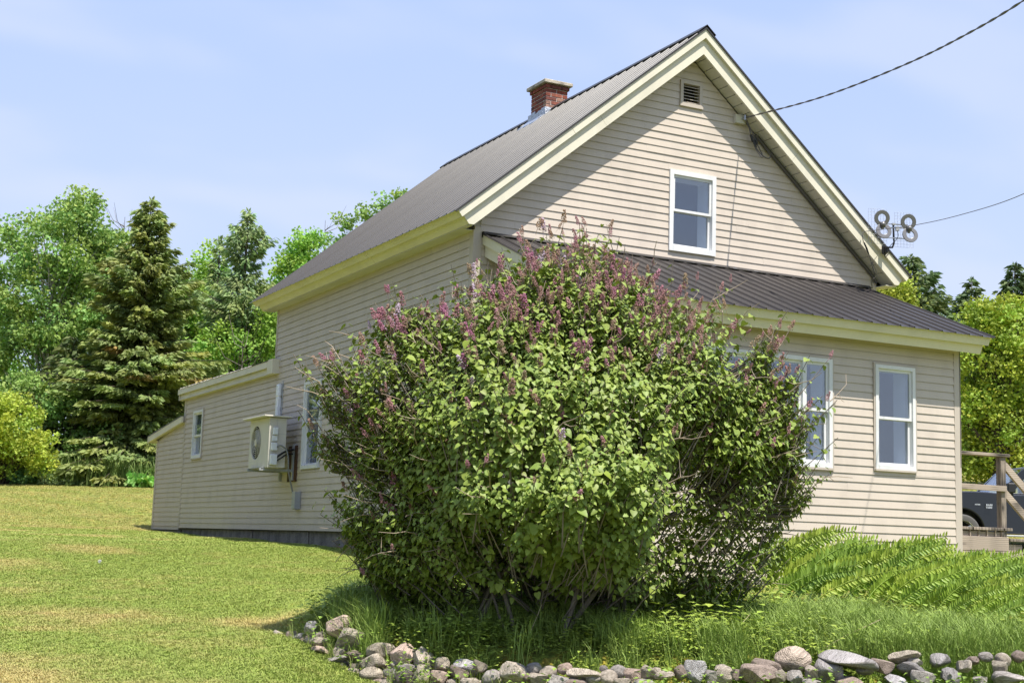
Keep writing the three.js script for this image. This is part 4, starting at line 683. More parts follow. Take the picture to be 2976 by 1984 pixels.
shrub('bush', 'green hedge mass continuing behind the shed roof', null, 520, 1290, 50, [[-40, 1200, 90, 70, 30], [60, 1190, 110, 60, 30], [0, 1290, 140, 70, 30]], { seed: 236, color: [0.175, 0.273, 0.055], leaf: .13, leaves: 64, clump: .5 });
// ---------------------------------------------------------------- right-hand trees
conifer('spruce_tree', 'spruce with upswept boughs just right of the antenna', 'spruces beyond the porch', 2648, 742, 60, { seed: 301, color: [0.113, 0.160, 0.051], half: 3.5, tiers: 34, boughs: 8, density: 46, spray: .32, low: .2, shape: (f) => Math.pow(1 - f, .7), lift: (f) => lerp(.05, .9, f) });
conifer('spruce_tree', 'middle spruce top between the antenna spruce and the edge spruce', 'spruces beyond the porch', 2824, 808, 62, { seed: 306, color: [0.101, 0.146, 0.047], half: 2.9, tiers: 32, boughs: 9, density: 36, spray: .34, low: .2 });
conifer('spruce_tree', 'darkest spruce top at the right picture edge', 'spruces beyond the porch', 2950, 765, 60, { seed: 311, color: [0.082, 0.125, 0.043], half: 3.0, tiers: 34, boughs: 10, density: 40, spray: .34, low: .2 });
broadleaf('maple_tree', 'broad yellow-green maple filling the right edge beside the porch', 'leafy trees beyond the porch', 2890, 862, 46, [[60, 960, 110, 90, 50], [-20, 940, 60, 50, 16], [-40, 1060, 110, 110, 50], [70, 1100, 120, 110, 60], [-60, 1200, 110, 100, 50], [50, 1230, 130, 100, 50], [-50, 1320, 100, 60, 30], [60, 1330, 100, 60, 26]], { seed: 321, color: MAP, leaf: .15, leaves: 80, clump: .52, trunk: .16, bark: barkBrown });
broadleaf('maple_tree', 'pale young tree crown tucked below the right rake end', 'leafy trees beyond the porch', 2590, 770, 50, [[10, 830, 50, 40, 22], [-40, 880, 90, 50, 26], [10, 900, 60, 60, 16]], { seed: 326, color: [0.312, 0.370, 0.058], leaf: .14, leaves: 66, clump: .45, trunk: .08 });
shrub('bush', 'shadowy thicket under the maple behind the truck', null, 2880, 1390, 56, [[-60, 1340, 80, 45, 20], [60, 1340, 90, 50, 24], [0, 1300, 120, 40, 14]], { seed: 331, color: [.19, .28, .06], leaf: .13, leaves: 60, clump: .5 });

// trees left of the picture, seen as the dark reflections in the side windows
[[-9, -41, 14], [-15, -43, 15], [-22, -42, 14], [-20, -30, 15], [-17, -20, 15], [-16, -11, 15], [-17, -2, 14]].forEach(([x, z, h], i) => conifer('spruce_tree', ['first spruce of the row left of the picture', 'second spruce of the row left of the picture', 'middle spruce of the row left of the picture', 'tallest spruce of the row left of the picture', 'fifth spruce of the row left of the picture', 'sixth spruce of the row left of the picture', 'last spruce of the row left of the picture, nearest the road'][i], 'spruce row outside the picture', 0, 0, 0, { at: [x, z, h], seed: 400 + i, color: SPR, half: 4.4, tiers: 24, boughs: 10, density: 40, spray: .6, wide: .28, low: .04 }));
// ---------------------------------------------------------------- the lilac
function heartLeaf() {                                 // one lilac leaf, 1 long, folded on the midrib and drooping at the tip
  const half = [[0, 0], [.27, -.07], [.44, .14], [.40, .42], [.20, .76], [0, 1]], mid = [[0, .0], [0, .3], [0, .62], [0, 1]];
  const P = (x, y) => [x, y, .16 * Math.abs(x) * 1.2 - .16 * y * y]; const v = [], idx = [];
  for (const [x, y] of mid) v.push(P(x, y)); for (const s of [1, -1]) for (const [x, y] of half.slice(1, 5)) v.push(P(x * s, y));
  for (const [o, f] of [[4, 0], [8, 1]]) for (const [a, b, c] of [[0, o, o + 1], [0, o + 1, 1], [1, o + 1, o + 2], [1, o + 2, 2], [2, o + 2, o + 3], [2, o + 3, 3]]) idx.push(...(f ? [a, c, b] : [a, b, c]));
  const g = new THREE.BufferGeometry(); g.setAttribute('position', new THREE.BufferAttribute(new Float32Array(v.flat()), 3)); g.setAttribute('uv', new THREE.BufferAttribute(new Float32Array(v.flatMap(([x, y]) => [x + .5, y])), 2)); g.setIndex(idx); g.computeVertexNormals(); return g;
}
const leafGeo = heartLeaf();
function basis(dir, nrm, len, wid, p) { const y = dir.clone().normalize(), x = y.clone().cross(nrm).normalize(), z = x.clone().cross(y); return new THREE.Matrix4().makeBasis(x.multiplyScalar(wid), y.multiplyScalar(len), z.multiplyScalar(len)).setPosition(p); }
{
  const DEP = 11.15, base = at(1590, 1850, DEP); base.y = groundY(base.x, base.z);
  const t = thing('lilac_bush', 'large rounded lilac bush with fading purple flowers before the porch', 'bush', [base.x, base.y, base.z]);
  const R = rng(4242), k = DEP / FPX;
  // mounds of the crown: u, v, radius across, radius up (photograph pixels), depth offset and depth radius (metres), how leafy
  const lobes = [[1620, 1390, 470, 310, .0, 1.45, 1], [1650, 985, 280, 240, .2, .95, 1], [1480, 1050, 240, 210, .15, .95, 1], [1600, 1200, 460, 270, .05, 1.3, 1], [1270, 1150, 290, 220, .25, .95, 1], [1150, 1290, 190, 260, .35, .8, 1], [1280, 1400, 260, 240, .3, .95, 1], [1950, 1130, 270, 220, .15, 1.0, 1], [2110, 1290, 220, 270, .15, .9, 1.05], [2080, 1480, 230, 210, .1, .85, 1.05], [1500, 1580, 400, 200, .2, 1.1, .85], [1790, 1500, 280, 240, -.1, 1.2, .95], [1160, 1460, 190, 175, .25, .7, .95], [1960, 1620, 230, 140, .1, .85, 1], [1780, 1660, 220, 120, .25, .8, .6], [1180, 1590, 160, 130, .2, .7, .9], [1400, 1700, 240, 110, .25, .8, .4], [1640, 1700, 240, 110, .25, .8, .35], [2130, 1600, 160, 140, .15, .7, 1], [2170, 1440, 160, 180, .15, .7, 1], [1100, 1470, 105, 150, .3, .5, .9], [965, 1120, 60, 90, .2, .25, .4], [935, 1290, 45, 50, .3, .15, .4], [1190, 930, 60, 60, .2, .25, .5], [2230, 1050, 34, 80, 0, .18, .6], [2310, 1210, 46, 130, 0, .22, .55], [2330, 1400, 40, 70, 0, .2, .5], [1690, 830, 50, 70, .15, .2, .55], [1790, 860, 44, 90, .15, .2, .55], [1560, 870, 40, 60, .15, .2, .5], [1900, 930, 40, 60, .15, .2, .5]];
  const C = (l, a, e, c) => at(l[0] + a * l[2], l[1] - e * l[3], DEP + l[4] + c * l[5]);
  const inside = (p, skip) => { for (let i = 0; i < lobes.length; i++) { if (i === skip) continue; const l = lobes[i], q = p.clone().sub(EYE), dep = q.dot(FWD), u = 1488 + q.dot(RIGHT) / dep * FPX, v = 992 - q.dot(UPV) / dep * FPX; const e = ((u - l[0]) / l[2]) ** 2 + ((v - l[1]) / l[3]) ** 2 + ((dep - DEP - l[4]) / l[5]) ** 2; if (e < .80) return true; } return false; };
  const M4 = [], cols = [], shoots = [], wood = [], dead = [];
  const crownC = at(1600, 1450, DEP);
  lobes.forEach((l, li) => {
    const area = l[2] * l[3] * k * k * 3.2 + l[5] * (l[2] + l[3]) * k * 3.1, n = Math.round(area * 560 * l[6]);
    for (let i = 0; i < n; i++) {
      let a = R() * 2 - 1, th = R() * 6.283, s = Math.sqrt(1 - a * a), e = s * Math.cos(th), c = s * Math.sin(th), r = 1 - Math.pow(R(), 2.2) * .42;
      if (c > .55 && R() < .55) continue;              // fewer behind
      const big = l[2] > 120, j = big ? .52 + .96 * fbm3(a * 2.7 + li * 3.1, e * 2.7, c * 2.7, 7) : 1, p = C(l, a * r * j, e * r * j, c * r * j);
      if (p.y < groundY(p.x, p.z) + .18) continue;
      const deep = inside(p, li); if (deep && R() < .84) continue;
      const gap = fbm3(p.x * 1.7, p.y * 2.3, p.z * 1.7, 29); if (big && gap < .482 && R() < .92) continue;
      const out = p.clone().sub(crownC).multiply(V(1, .8, 1)).normalize();
      shoots.push({ p, out, deep, gap, small: !big });
    }
  });
  const bt = V(base.x, base.y, base.z), local = (p) => p.clone().sub(bt);
  for (const s of shoots) {
    const wild = R() < .07, dir = s.out.clone().multiplyScalar(wild ? .5 : .75).add(V((R() - .5) * .7, .45 + R() * .4, (R() - .5) * .7)).normalize(), len = (.14 + R() * .15) * (wild ? 1.9 : 1), root = s.p.clone().addScaledVector(dir, -len * (wild ? .35 : 1)); if (wild) s.p = root.clone().addScaledVector(dir, len);
    s.dir = dir; s.len = len; s.root = root;
    const sideA = dir.clone().cross(V(R() - .5, R() - .5, R() - .5)).normalize(), sideB = dir.clone().cross(sideA), pairs = (wild ? 5 : 3) + Math.floor(R() * 3), hue = R();
    for (let i = 0; i < pairs; i++) for (const sg of [1, -1]) {
      if (R() < .12) continue;
      const f = (i + .4) / pairs, sd = (i % 2 ? sideA : sideB).clone().multiplyScalar(sg), q = root.clone().addScaledVector(dir, len * f).addScaledVector(sd, .012);
      const ld = sd.multiplyScalar(.85).addScaledVector(dir, .32).add(V((R() - .5) * .4, -.5 - R() * .45, (R() - .5) * .4)).normalize();
      const nr = V((R() - .5) * .7, .75, (R() - .5) * .7).addScaledVector(s.out, .75), sz = (.031 + R() * R() * .040) * (.8 + .45 * hue);
      M4.push({ m: basis(ld, nr, sz, sz * (.9 + R() * .2), local(q)), d: q.clone().sub(EYE).dot(FWD), s: sz, up: q.y });
      const g = .8 + R() * .45, y = hue * .25 + R() * .2; cols.push([(.185 + .13 * y) * g, (.272 + .06 * y) * g, (.055 - .012 * y) * g]);
    }
    if (s.small) wood.push(limb([local(s.p.clone().addScaledVector(s.out, -.75)), local(root.clone().addScaledVector(s.out, -.3)), local(root), local(s.p)], [.008, .006, .0045, .0025], 4)); else if (R() < .22) wood.push(limb([local(root.clone().addScaledVector(dir, -.22).add(V((R() - .5) * .1, -.05, (R() - .5) * .1))), local(root), local(s.p)], [.006, .0045, .0025], 4));
  }
  // stems from the ground and forking limbs up to the crown
  for (let i = 0; i < 38; i++) {
    const s = shoots[Math.floor(R() * shoots.length)], a = R() * 6.283, r = Math.sqrt(R()) * .75, g = V(base.x + Math.cos(a) * r * 1.2, 0, base.z + Math.sin(a) * r); g.y = groundY(g.x, g.z) - .05;
    const mid = g.clone().lerp(s.root, .5).add(V((R() - .5) * .25, .35, (R() - .5) * .25)), q = g.clone().lerp(mid, .5).add(V((R() - .5) * .12, .1, (R() - .5) * .12)), w = .012 + R() * .016;
    wood.push(limb([g, q, mid, s.root].map(local), [w, w * .8, w * .55, .006], 6));
    for (let j = 0; j < 4; j++) { const e = shoots[Math.floor(R() * shoots.length)]; if (e.root.distanceTo(mid) > 1.25) continue; const m2 = mid.clone().lerp(e.root, .5).add(V((R() - .5) * .2, .08, (R() - .5) * .2)); wood.push(limb([mid, m2, e.root].map(local), [w * .5, w * .32, .005], 5)); }
  }
  // bare dead twigs among the leaves
  for (let i = 0; i < 900; i++) {
    const s = shoots[Math.floor(R() * shoots.length)]; if (s.gap > .52 && R() < .7) continue; let p = s.p.clone().addScaledVector(s.out, -.12 + R() * .1), d = s.out.clone().add(V((R() - .5) * 1.3, (R() - .2) * .8, (R() - .5) * 1.3)).normalize(); const pts = [p.clone()];
    for (let j = 0; j < 3; j++) { p = p.clone().addScaledVector(d, .07 + R() * .06); pts.push(p); d.add(V((R() - .5) * .9, (R() - .5) * .7, (R() - .5) * .9)).normalize(); }
    dead.push(limb(pts.map(local), [.0045, .004, .003, .0018], 4)); const f = pts[1], d2 = V(R() - .5, R() - .3, R() - .5).normalize(); dead.push(limb([f, f.clone().addScaledVector(d2, .06), f.clone().addScaledVector(d2, .11).add(V(0, .03, 0))].map(local), [.003, .0025, .0015], 4));
  }
  mesh('stem', wood, barkGrey, t); mesh('dead_twig', dead, twigMat, t);
  const lm = leafMat([1.12, 1.12, 1.12], { roughness: .5, specularIntensity: .5, transmission: .34 });
  // the leaves that show largest are single meshes, all others one body of foliage
  const order = M4.map((q, i) => [q.s / q.d * (q.up > base.y + .7 ? 1 : .6), i]).sort((a, b) => b[0] - a[0]).map((q) => q[1]), big = new Set(order.slice(0, 290));
  const tints = [0, 1, 2, 3, 4, 5].map((i) => leafMat([.205 + .018 * i, .30 + .015 * i, .060 - .003 * i], { roughness: .5, specularIntensity: .5, transmission: .34 }));
  let n = 0; for (const i of big) { const m = shade(new THREE.Mesh(leafGeo, tints[n++ % 6])); m.name = 'leaf'; m.applyMatrix4(M4[i].m); t.add(m); }
  const inst = shade(new THREE.InstancedMesh(leafGeo, lm, M4.length - big.size)); inst.name = 'foliage'; inst.userData.kind = 'stuff'; n = 0; const col = new THREE.Color();
  M4.forEach((q, i) => { if (big.has(i)) return; inst.setMatrixAt(n, q.m); inst.setColorAt(n, col.setRGB(...cols[i])); n++; }); t.add(inst);
  // flower heads: a cone of small florets; some fresh, most fading to brown
  const floret = new THREE.OctahedronGeometry(1, 0);
  const heads = [0, 1, 2, 3, 4].map((vv) => { const Q = rng(900 + vv), parts = []; const N = 64; for (let i = 0; i < N; i++) { const f = Math.pow(Q(), .8), rr = .034 * (1 - f * .75) * (.5 + Q() * .6), a = Q() * 6.283, g = floret.clone(); const s = .0058 + Q() * .0042; g.scale(s, s * .8, s); g.rotateY(Q() * 3); g.rotateX(Q() * 3); g.translate(Math.cos(a) * rr, .02 + f * .125, Math.sin(a) * rr); parts.push(g); } for (let i = 0; i < 9; i++) { const a = Q() * 6.283, y = .01 + i * .013, r = .03 * (1 - i / 11); parts.push(limb([V(0, y, 0), V(Math.cos(a) * r, y + .012, Math.sin(a) * r)], [.0016, .001], 3)); } parts.push(limb([V(0, -.05, 0), V(0, .06, 0), V(.003, .14, 0)], [.0025, .002, .001], 4)); return mergeGeometries(parts.map((g) => { g = clean(g); g.deleteAttribute('uv'); return g; })); });
  const petal = [[.40, .165, .255], [.43, .215, .27], [.37, .175, .20], [.35, .22, .175], [.33, .245, .165], [.56, .44, .54]].map((c) => leafMat(c, { roughness: .8, transmission: .15 }));
  let made = 0; const cand = shoots.filter((s) => !s.deep && s.out.z - s.out.x * .3 > -.55).sort(() => R() - .5);
  for (const s of cand) {
    if (made >= 290) break; const w = fbm3(s.p.x * .9, s.p.y * .9, s.p.z * .9, 33), top = sstep(s.p.y - s.p.x * .38, .2, 2.6); if (R() > (.008 + .34 * top * top * top) * sstep(w, .38, .60)) continue;
    const twin = R() < .5 ? 2 : 1; for (let j = 0; j < twin; j++) { const q = R(), leftTop = s.p.x < -1.3 || s.p.y > 1.9; const mi = q < .07 ? 5 : q < (leftTop ? .60 : .35) ? Math.floor(R() * 3) : 3 + Math.floor(R() * 2); const m = shade(new THREE.Mesh(heads[Math.floor(R() * 5)], petal[mi])); m.name = 'flower_cluster'; const d = s.dir.clone().add(V((R() - .5) * .9, .5, (R() - .5) * .9)).normalize(); m.quaternion.setFromUnitVectors(V(0, 1, 0), d); const sc = .5 + R() * .5; m.scale.set(sc, sc, sc); m.position.copy(local(s.p)).addScaledVector(d, .01); t.add(m); made++; }
  }
  { // smaller faded sprays, beyond counting
    const ns = 330, sp = [0, 1].map((i) => shade(new THREE.InstancedMesh(heads[i * 2 + 1], petal[0].clone(), ns))); sp.forEach((m) => { m.material.color.setRGB(1, 1, 1); m.name = 'faded_flowers'; m.userData.kind = 'stuff'; m.count = 0; t.add(m); }); const qq = new THREE.Quaternion(), mm = new THREE.Matrix4(), cc = new THREE.Color();
    for (const s of cand) { const w = fbm3(s.p.x * 1.1 + 5, s.p.y * 1.1, s.p.z * 1.1, 35), top = sstep(s.p.y, .0, 2.0); if (R() > (.02 + .5 * top * top * top) * sstep(w, .42, .60)) continue; const m = sp[R() < .5 ? 0 : 1]; if (m.count >= ns) continue; const d = s.dir.clone().add(V((R() - .5) * 1.2, .4, (R() - .5) * 1.2)).normalize(), sc = .4 + R() * .45, f = R(); qq.setFromUnitVectors(V(0, 1, 0), d); mm.compose(local(s.p).addScaledVector(d, .015), qq, V(sc * (.7 + R() * .5), sc, sc * (.7 + R() * .5))); m.setMatrixAt(m.count, mm); m.setColorAt(m.count, cc.setRGB(lerp(.40, .36, f), lerp(.19, .25, f), lerp(.24, .165, f))); m.count++; }
  }
  console.log('lilac shoots', shoots.length, 'leaves', M4.length, 'flowers', made);
}
// ---------------------------------------------------------------- field stones along the bed
{
  const t = thing('stone_border', 'low dry border of rounded and split field stones edging the garden bed', 'stone wall');
  const mk = (c, s = 3) => std({ color: lin(...c), roughness: .92, map: rep(tSpeck, s, s), bumpMap: rep(tFine, 4, 4), bumpScale: .014 });
  const K = { g: mk([.50, .47, .44]), p: mk([.66, .52, .44]), t: mk([.62, .55, .46]), o: mk([.50, .445, .36]), b: mk([.39, .315, .27]), d: mk([.20, .165, .17]), s: mk([.36, .345, .345], 2), l: mk([.54, .53, .54]), w: mk([.74, .70, .64]), r: mk([.55, .46, .38], 5) };
  const protos = []; for (let q = 0; q < 14; q++) {
    const R = rng(600 + q), g0 = mergeVertices((() => { const g = new THREE.IcosahedronGeometry(1, 4); g.deleteAttribute('uv'); g.deleteAttribute('normal'); return g; })()), p = g0.attributes.position, ang = q >= 5;
    const cuts = []; for (let i = 0; i < (ang ? 12 : 6); i++) { const a = R() * 6.283, b = R() * 2 - 1, s = Math.sqrt(1 - b * b); cuts.push([V(s * Math.cos(a), b, s * Math.sin(a)), ang ? .46 + R() * .3 : .72 + R() * .2]); }
    for (let i = 0; i < p.count; i++) { const v = V(p.getX(i), p.getY(i), p.getZ(i)); const n = fbm3(v.x * 1.3 + q * 7, v.y * 1.3, v.z * 1.3, 5) - .5, n2 = fbm3(v.x * 5 + q, v.y * 5, v.z * 5, 6) - .5; v.multiplyScalar(1 + n * .6 + n2 * .22); for (const [c, d] of cuts) { const e = v.dot(c) - d; if (e > 0) v.addScaledVector(c, -e * (ang ? .98 : .86)); } p.setXYZ(i, v.x, v.y, v.z); }
    g0.computeVertexNormals(); g0.computeBoundingBox(); const b = g0.boundingBox, sx = b.max.x - b.min.x, sy = b.max.y - b.min.y, sz = b.max.z - b.min.z; g0.translate(-(b.max.x + b.min.x) / 2, -(b.max.y + b.min.y) / 2, -(b.max.z + b.min.z) / 2); g0.scale(1 / sx, 1 / sy, 1 / sz);
    const uv = new Float32Array(p.count * 2); for (let i = 0; i < p.count; i++) uv.set([p.getX(i) * .3 + p.getZ(i) * .13 + q * .3, p.getY(i) * .3 + p.getZ(i) * .2], i * 2); g0.setAttribute('uv', new THREE.BufferAttribute(uv, 2)); protos.push(g0);
  }
  const R = rng(77), list = [];
  const A = (ox, oy, s, rows) => rows.forEach(([x, y, w, h, c, a = 0, tilt = 0]) => list.push([ox + x * s, oy + y * s, w * s, h * s, c, a, tilt]));
  A(850, 1750, .2551, [[207, 262, 145, 145, 'l', 1], [545, 260, 290, 240, 'p', 1, .5], [660, 410, 400, 260, 'o', 1, -.2], [300, 420, 200, 90, 't', 0, .2], [320, 345, 120, 80, 't'], [310, 525, 240, 80, 'p', 1, .2], [545, 550, 165, 110, 't'], [715, 575, 215, 90, 'b', 1], [490, 640, 340, 100, 'g', 1, -.15], [1000, 540, 320, 150, 'o'], [930, 660, 300, 190, 'o'], [700, 760, 155, 90, 't'], [720, 700, 130, 70, 'o'], [905, 810, 280, 160, 'o'], [1265, 575, 285, 235, 'p', 1, -.1], [1490, 625, 240, 260, 't', 1, .3], [1300, 710, 235, 80, 'g', 1], [1690, 705, 205, 175, 'o'], [1270, 845, 205, 180, 'd', 1], [1470, 810, 210, 230, 'o', 1], [1680, 855, 195, 140, 'p'], [1970, 705, 270, 180, 'l', 1, -.2], [2140, 730, 160, 120, 'o'], [1900, 800, 210, 130, 'b'], [2270, 835, 205, 170, 'g'], [2040, 870, 240, 90, 't', 1], [1095, 780, 110, 90, 'g'], [1820, 895, 110, 80, 't'], [1150, 680, 60, 50, 'w'], [760, 640, 70, 60, 'o'], [610, 890, 200, 90, 't'], [1060, 900, 120, 70, 't']]);
  A(850, 1650, .48895, [[1315, 618, 168, 140, 't'], [1435, 592, 92, 70, 'g'], [1520, 608, 102, 70, 't'], [1620, 602, 88, 64, 'p'], [1735, 622, 205, 70, 't', 1, .1], [1880, 645, 102, 90, 't'], [1940, 612, 95, 72, 'g'], [2025, 645, 102, 95, 'p'], [2115, 612, 122, 80, 'o', 1], [1455, 665, 115, 60, 't'], [1575, 665, 125, 60, 'g', 1], [1790, 655, 85, 45, 'w'], [1965, 672, 95, 46, 't'], [2090, 675, 122, 46, 'g'], [1690, 678, 125, 42, 'b'], [1060, 672, 100, 50, 't'], [1400, 640, 60, 50, 'b'], [1660, 650, 70, 40, 'o'], [1850, 600, 50, 36, 'g']]);
  A(1900, 1500, .4575, [[15, 975, 66, 66, 't'], [65, 1010, 125, 48, 't'], [175, 988, 85, 88, 'b'], [265, 990, 135, 140, 'l', 1], [360, 1012, 85, 85, 'g', 1], [445, 985, 125, 112, 't'], [660, 1005, 240, 120, 'b', 1, -.2], [720, 952, 175, 80, 'b', 1, -.15], [885, 888, 218, 150, 'r'], [795, 1018, 95, 88, 'o'], [900, 1025, 95, 85, 'g', 1], [1000, 990, 95, 95, 't', 1, -.4], [1110, 980, 165, 150, 's', 1], [1230, 920, 335, 95, 's', 1, .05], [1440, 925, 155, 85, 'b', 1], [1590, 888, 205, 70, 'o', 1], [1240, 1035, 185, 68, 'b', 1], [1640, 965, 160, 70, 's', 1, -.3], [1540, 1038, 135, 68, 'l', 1], [1715, 1025, 145, 98, 'g', 1], [1820, 905, 115, 88, 's', 1, -.3], [2025, 895, 80, 48, 'b'], [2110, 895, 85, 56, 'g'], [2220, 905, 95, 80, 't'], [2215, 960, 105, 110, 'o', 1], [2320, 888, 85, 70, 'b'], [2220, 1000, 125, 70, 'g', 1], [1890, 1015, 105, 108, 's', 1, -.5], [1975, 955, 95, 75, 't', 1, -.4], [2080, 1035, 85, 56, 'w'], [2260, 1035, 185, 58, 'g', 1], [1660, 920, 90, 46, 'w', 1], [540, 1000, 90, 60, 'b', 1], [1000, 1045, 130, 50, 'g'], [1340, 960, 110, 60, 'g', 1]]);
  list.sort((a, b) => a[1] - b[1]);
  for (const [u, v, w, h, c, ang, tilt] of list) {
    const l0 = (u - 1488) / FPX * 10.2, d0 = rockD(l0), top = 1985 - (d0 < 10.3 ? 62 : 60 + (d0 - 10.3) * 95), dep = (d0 / 1.02) - clamp((v - top) / 100, -.3, 1) * .32, p = at(u, v, dep), s = dep / FPX, W = w * s * 1.10, Hh = h * s * 1.17;
    const m = shade(new THREE.Mesh(protos[ang || R() < .3 ? 5 + Math.floor(R() * 9) : Math.floor(R() * 6)], K[c])); m.name = 'stone'; m.scale.set(W, Hh, Math.max(W, Hh) * (.75 + R() * .35)); m.position.copy(p); m.position.y += (R() - .5) * .03 - .012; m.rotation.set((R() - .5) * .4, Math.atan2(-RH[1], RH[0]) + (R() < .5 ? 0 : Math.PI) + (R() - .5) * .9, -tilt + (R() - .5) * .3, 'YZX'); t.add(m);
  }
  // hidden stones of the lower and rear courses that carry the visible ones
  for (let i = 0; i < 110; i++) { const l = -1.75 + i / 110 * 6.2 + (R() - .5) * .06, d = rockD(l) + (R() - .35) * .22, [x, z] = fromLD(l, d), y = groundY(x, z), w = .13 + R() * .12; const m = shade(new THREE.Mesh(protos[Math.floor(R() * 14)], K['gtobs'[Math.floor(R() * 5)]])); m.name = 'stone'; m.scale.set(w, w * .65, w * .8); m.position.set(x, y + .0 - R() * .06, z); m.rotation.set(R() * .4, R() * 6.28, R() * .4); t.add(m); }
}
// ---------------------------------------------------------------- arching leafy perennials by the porch
{
  const t = thing('arching_perennials', 'dense bank of arching fern-like green stems below the porch wall', 'plants');
  const blade = (() => { const v = [], idx = []; const sec = [[0, 0], [.3, .5], [.62, .45], [1, 0]]; const pts = []; for (const [y, w] of sec) pts.push([y, w]); pts.forEach(([y, w]) => { v.push([-w * .5, y, .1 * w - .12 * y * y], [0, y, -.12 * y * y - .05], [w * .5, y, .1 * w - .12 * y * y]); }); for (let i = 0; i < 3; i++) for (let j = 0; j < 2; j++) { const a = i * 3 + j, b = a + 3; idx.push(a, a + 1, b, a + 1, b + 1, b); } const g = new THREE.BufferGeometry(); g.setAttribute('position', new THREE.BufferAttribute(new Float32Array(v.flat()), 3)); g.setIndex(idx); g.computeVertexNormals(); return g; })();
  const variants = []; for (let q = 0; q < 7; q++) {
    const R = rng(2000 + q), H = .50 + R() * .14, reach = .72 + R() * .25, pt = (s) => V(reach * Math.pow(s, 1.55), H * (1.7 * s - .7 * s * s), .05 * Math.sin(s * 3 + q)), parts = [], N = 50 + Math.floor(R() * 8);
    const ps = []; for (let i = 0; i <= 10; i++) ps.push(pt(i / 10)); parts.push(clean(limb(ps, ps.map((_, i) => .0065 - i * .0004), 5)));
    for (let i = 0; i < N; i++) { const s = .36 + .64 * i / (N - 1), p = pt(s), tg = pt(Math.min(1, s + .02)).sub(pt(s - .02)).normalize(), sg = i % 2 ? 1 : -1, nrm = V(-tg.y, tg.x, 0), len = (.085 - .045 * Math.pow(Math.abs(s - .45) * 1.6, 2)) * (.85 + R() * .3), d = V(0, 0, 1).multiplyScalar((R() - .4) * .7).addScaledVector(tg, .5).addScaledVector(nrm, sg * (.75 + R() * .2) + .12).normalize(), g = blade.clone(); g.applyMatrix4(basis(d, V(0, .55, 1).add(V((R() - .5) * .6, (R() - .5) * .5, (R() - .5) * .3)), len, len * .72, p)); g.computeVertexNormals(); parts.push(clean(g)); }
    variants.push(mergeGeometries(parts.map((g) => { g.deleteAttribute('uv'); return g; })));
  }
  const mats = [[.27, .39, .05], [.33, .43, .055], [.23, .35, .055], [.37, .46, .07]].map((c) => leafMat(c, { roughness: .45, specularIntensity: .5, transmission: .35 }));
  const R = rng(31), yaw0 = Math.atan2(-RH[1], RH[0]); let n = 0;
  for (let i = 0; i < 1400 && n < 285; i++) {
    const l = 2.15 + R() * 4.0, d = 11.6 + R() * 3.9, [x, z] = fromLD(l, d);
    const front = lerp(13.2, 11.2, sstep(l, 2.4, 4.2)); if (d < front || z < 2.3 || (x > 6 && z < 2.1)) continue; if (l < 2.6 && R() < .6) continue;
    const m = shade(new THREE.Mesh(variants[Math.floor(R() * 7)], mats[Math.floor(R() * 4)])); m.name = 'leafy_stem'; m.position.set(x, groundY(x, z) - .02, z); const hs = sstep(d, 11.4, 13.6), sc = (.80 + .32 * hs) * (.85 + R() * .26) * (1 - .14 * sstep(l, 3.2, 4.4)); m.scale.set(sc, sc, sc); m.rotation.y = yaw0 + (R() - .5) * 1.7; m.rotation.z = (R() - .5) * .3; t.add(m); n++;
  }
  console.log('stems', n);
}
// ---------------------------------------------------------------- grass, weeds and tall grass
function bladeTuft(n, h, spread, w, seed, lean = .5) { // a tuft of bent blades
  const R = rng(seed), p = []; for (let i = 0; i < n; i++) { const a = R() * 6.283, r = Math.sqrt(R()) * spread, x = Math.cos(a) * r, z = Math.sin(a) * r, b = R() * 6.283, L = lean * (.4 + R()), hh = h * (.55 + R() * .6), dx = Math.cos(b) * L * hh, dz = Math.sin(b) * L * hh, sx = -Math.sin(b + R()) * w, sz = Math.cos(b + R()) * w; const m = [x + dx * .35, hh * .62, z + dz * .35], e = [x + dx, hh * (.95 - L * .2), z + dz];
    p.push(x - sx, 0, z - sz, x + sx, 0, z + sz, m[0] + sx * .8, m[1], m[2] + sz * .8, x - sx, 0, z - sz, m[0] + sx * .8, m[1], m[2] + sz * .8, m[0] - sx * .8, m[1], m[2] - sz * .8, m[0] - sx * .8, m[1], m[2] - sz * .8, m[0] + sx * .8, m[1], m[2] + sz * .8, e[0], e[1], e[2]); }
  const g = new THREE.BufferGeometry(); g.setAttribute('position', new THREE.BufferAttribute(new Float32Array(p), 3)); g.computeVertexNormals(); return g;
}
function weedTuft(n, h, seed, size) {                  // a low leafy weed
  const R = rng(seed), L = new Leaves(seed); for (let i = 0; i < n; i++) { const a = R() * 6.283, r = Math.sqrt(R()) * h * .7, y = h * (.25 + R() * .75); L.leaf(Math.cos(a) * r * .6, y * .8, Math.sin(a) * r * .6, Math.cos(a) * .8, .15 - R() * .45, Math.sin(a) * .8, (R() - .5) * .6, 1, (R() - .5) * .6, size * (.7 + R() * .6), size * .36, [1, 1, 1]); }
  const g = L.geo(); g.deleteAttribute('color'); return g;
}
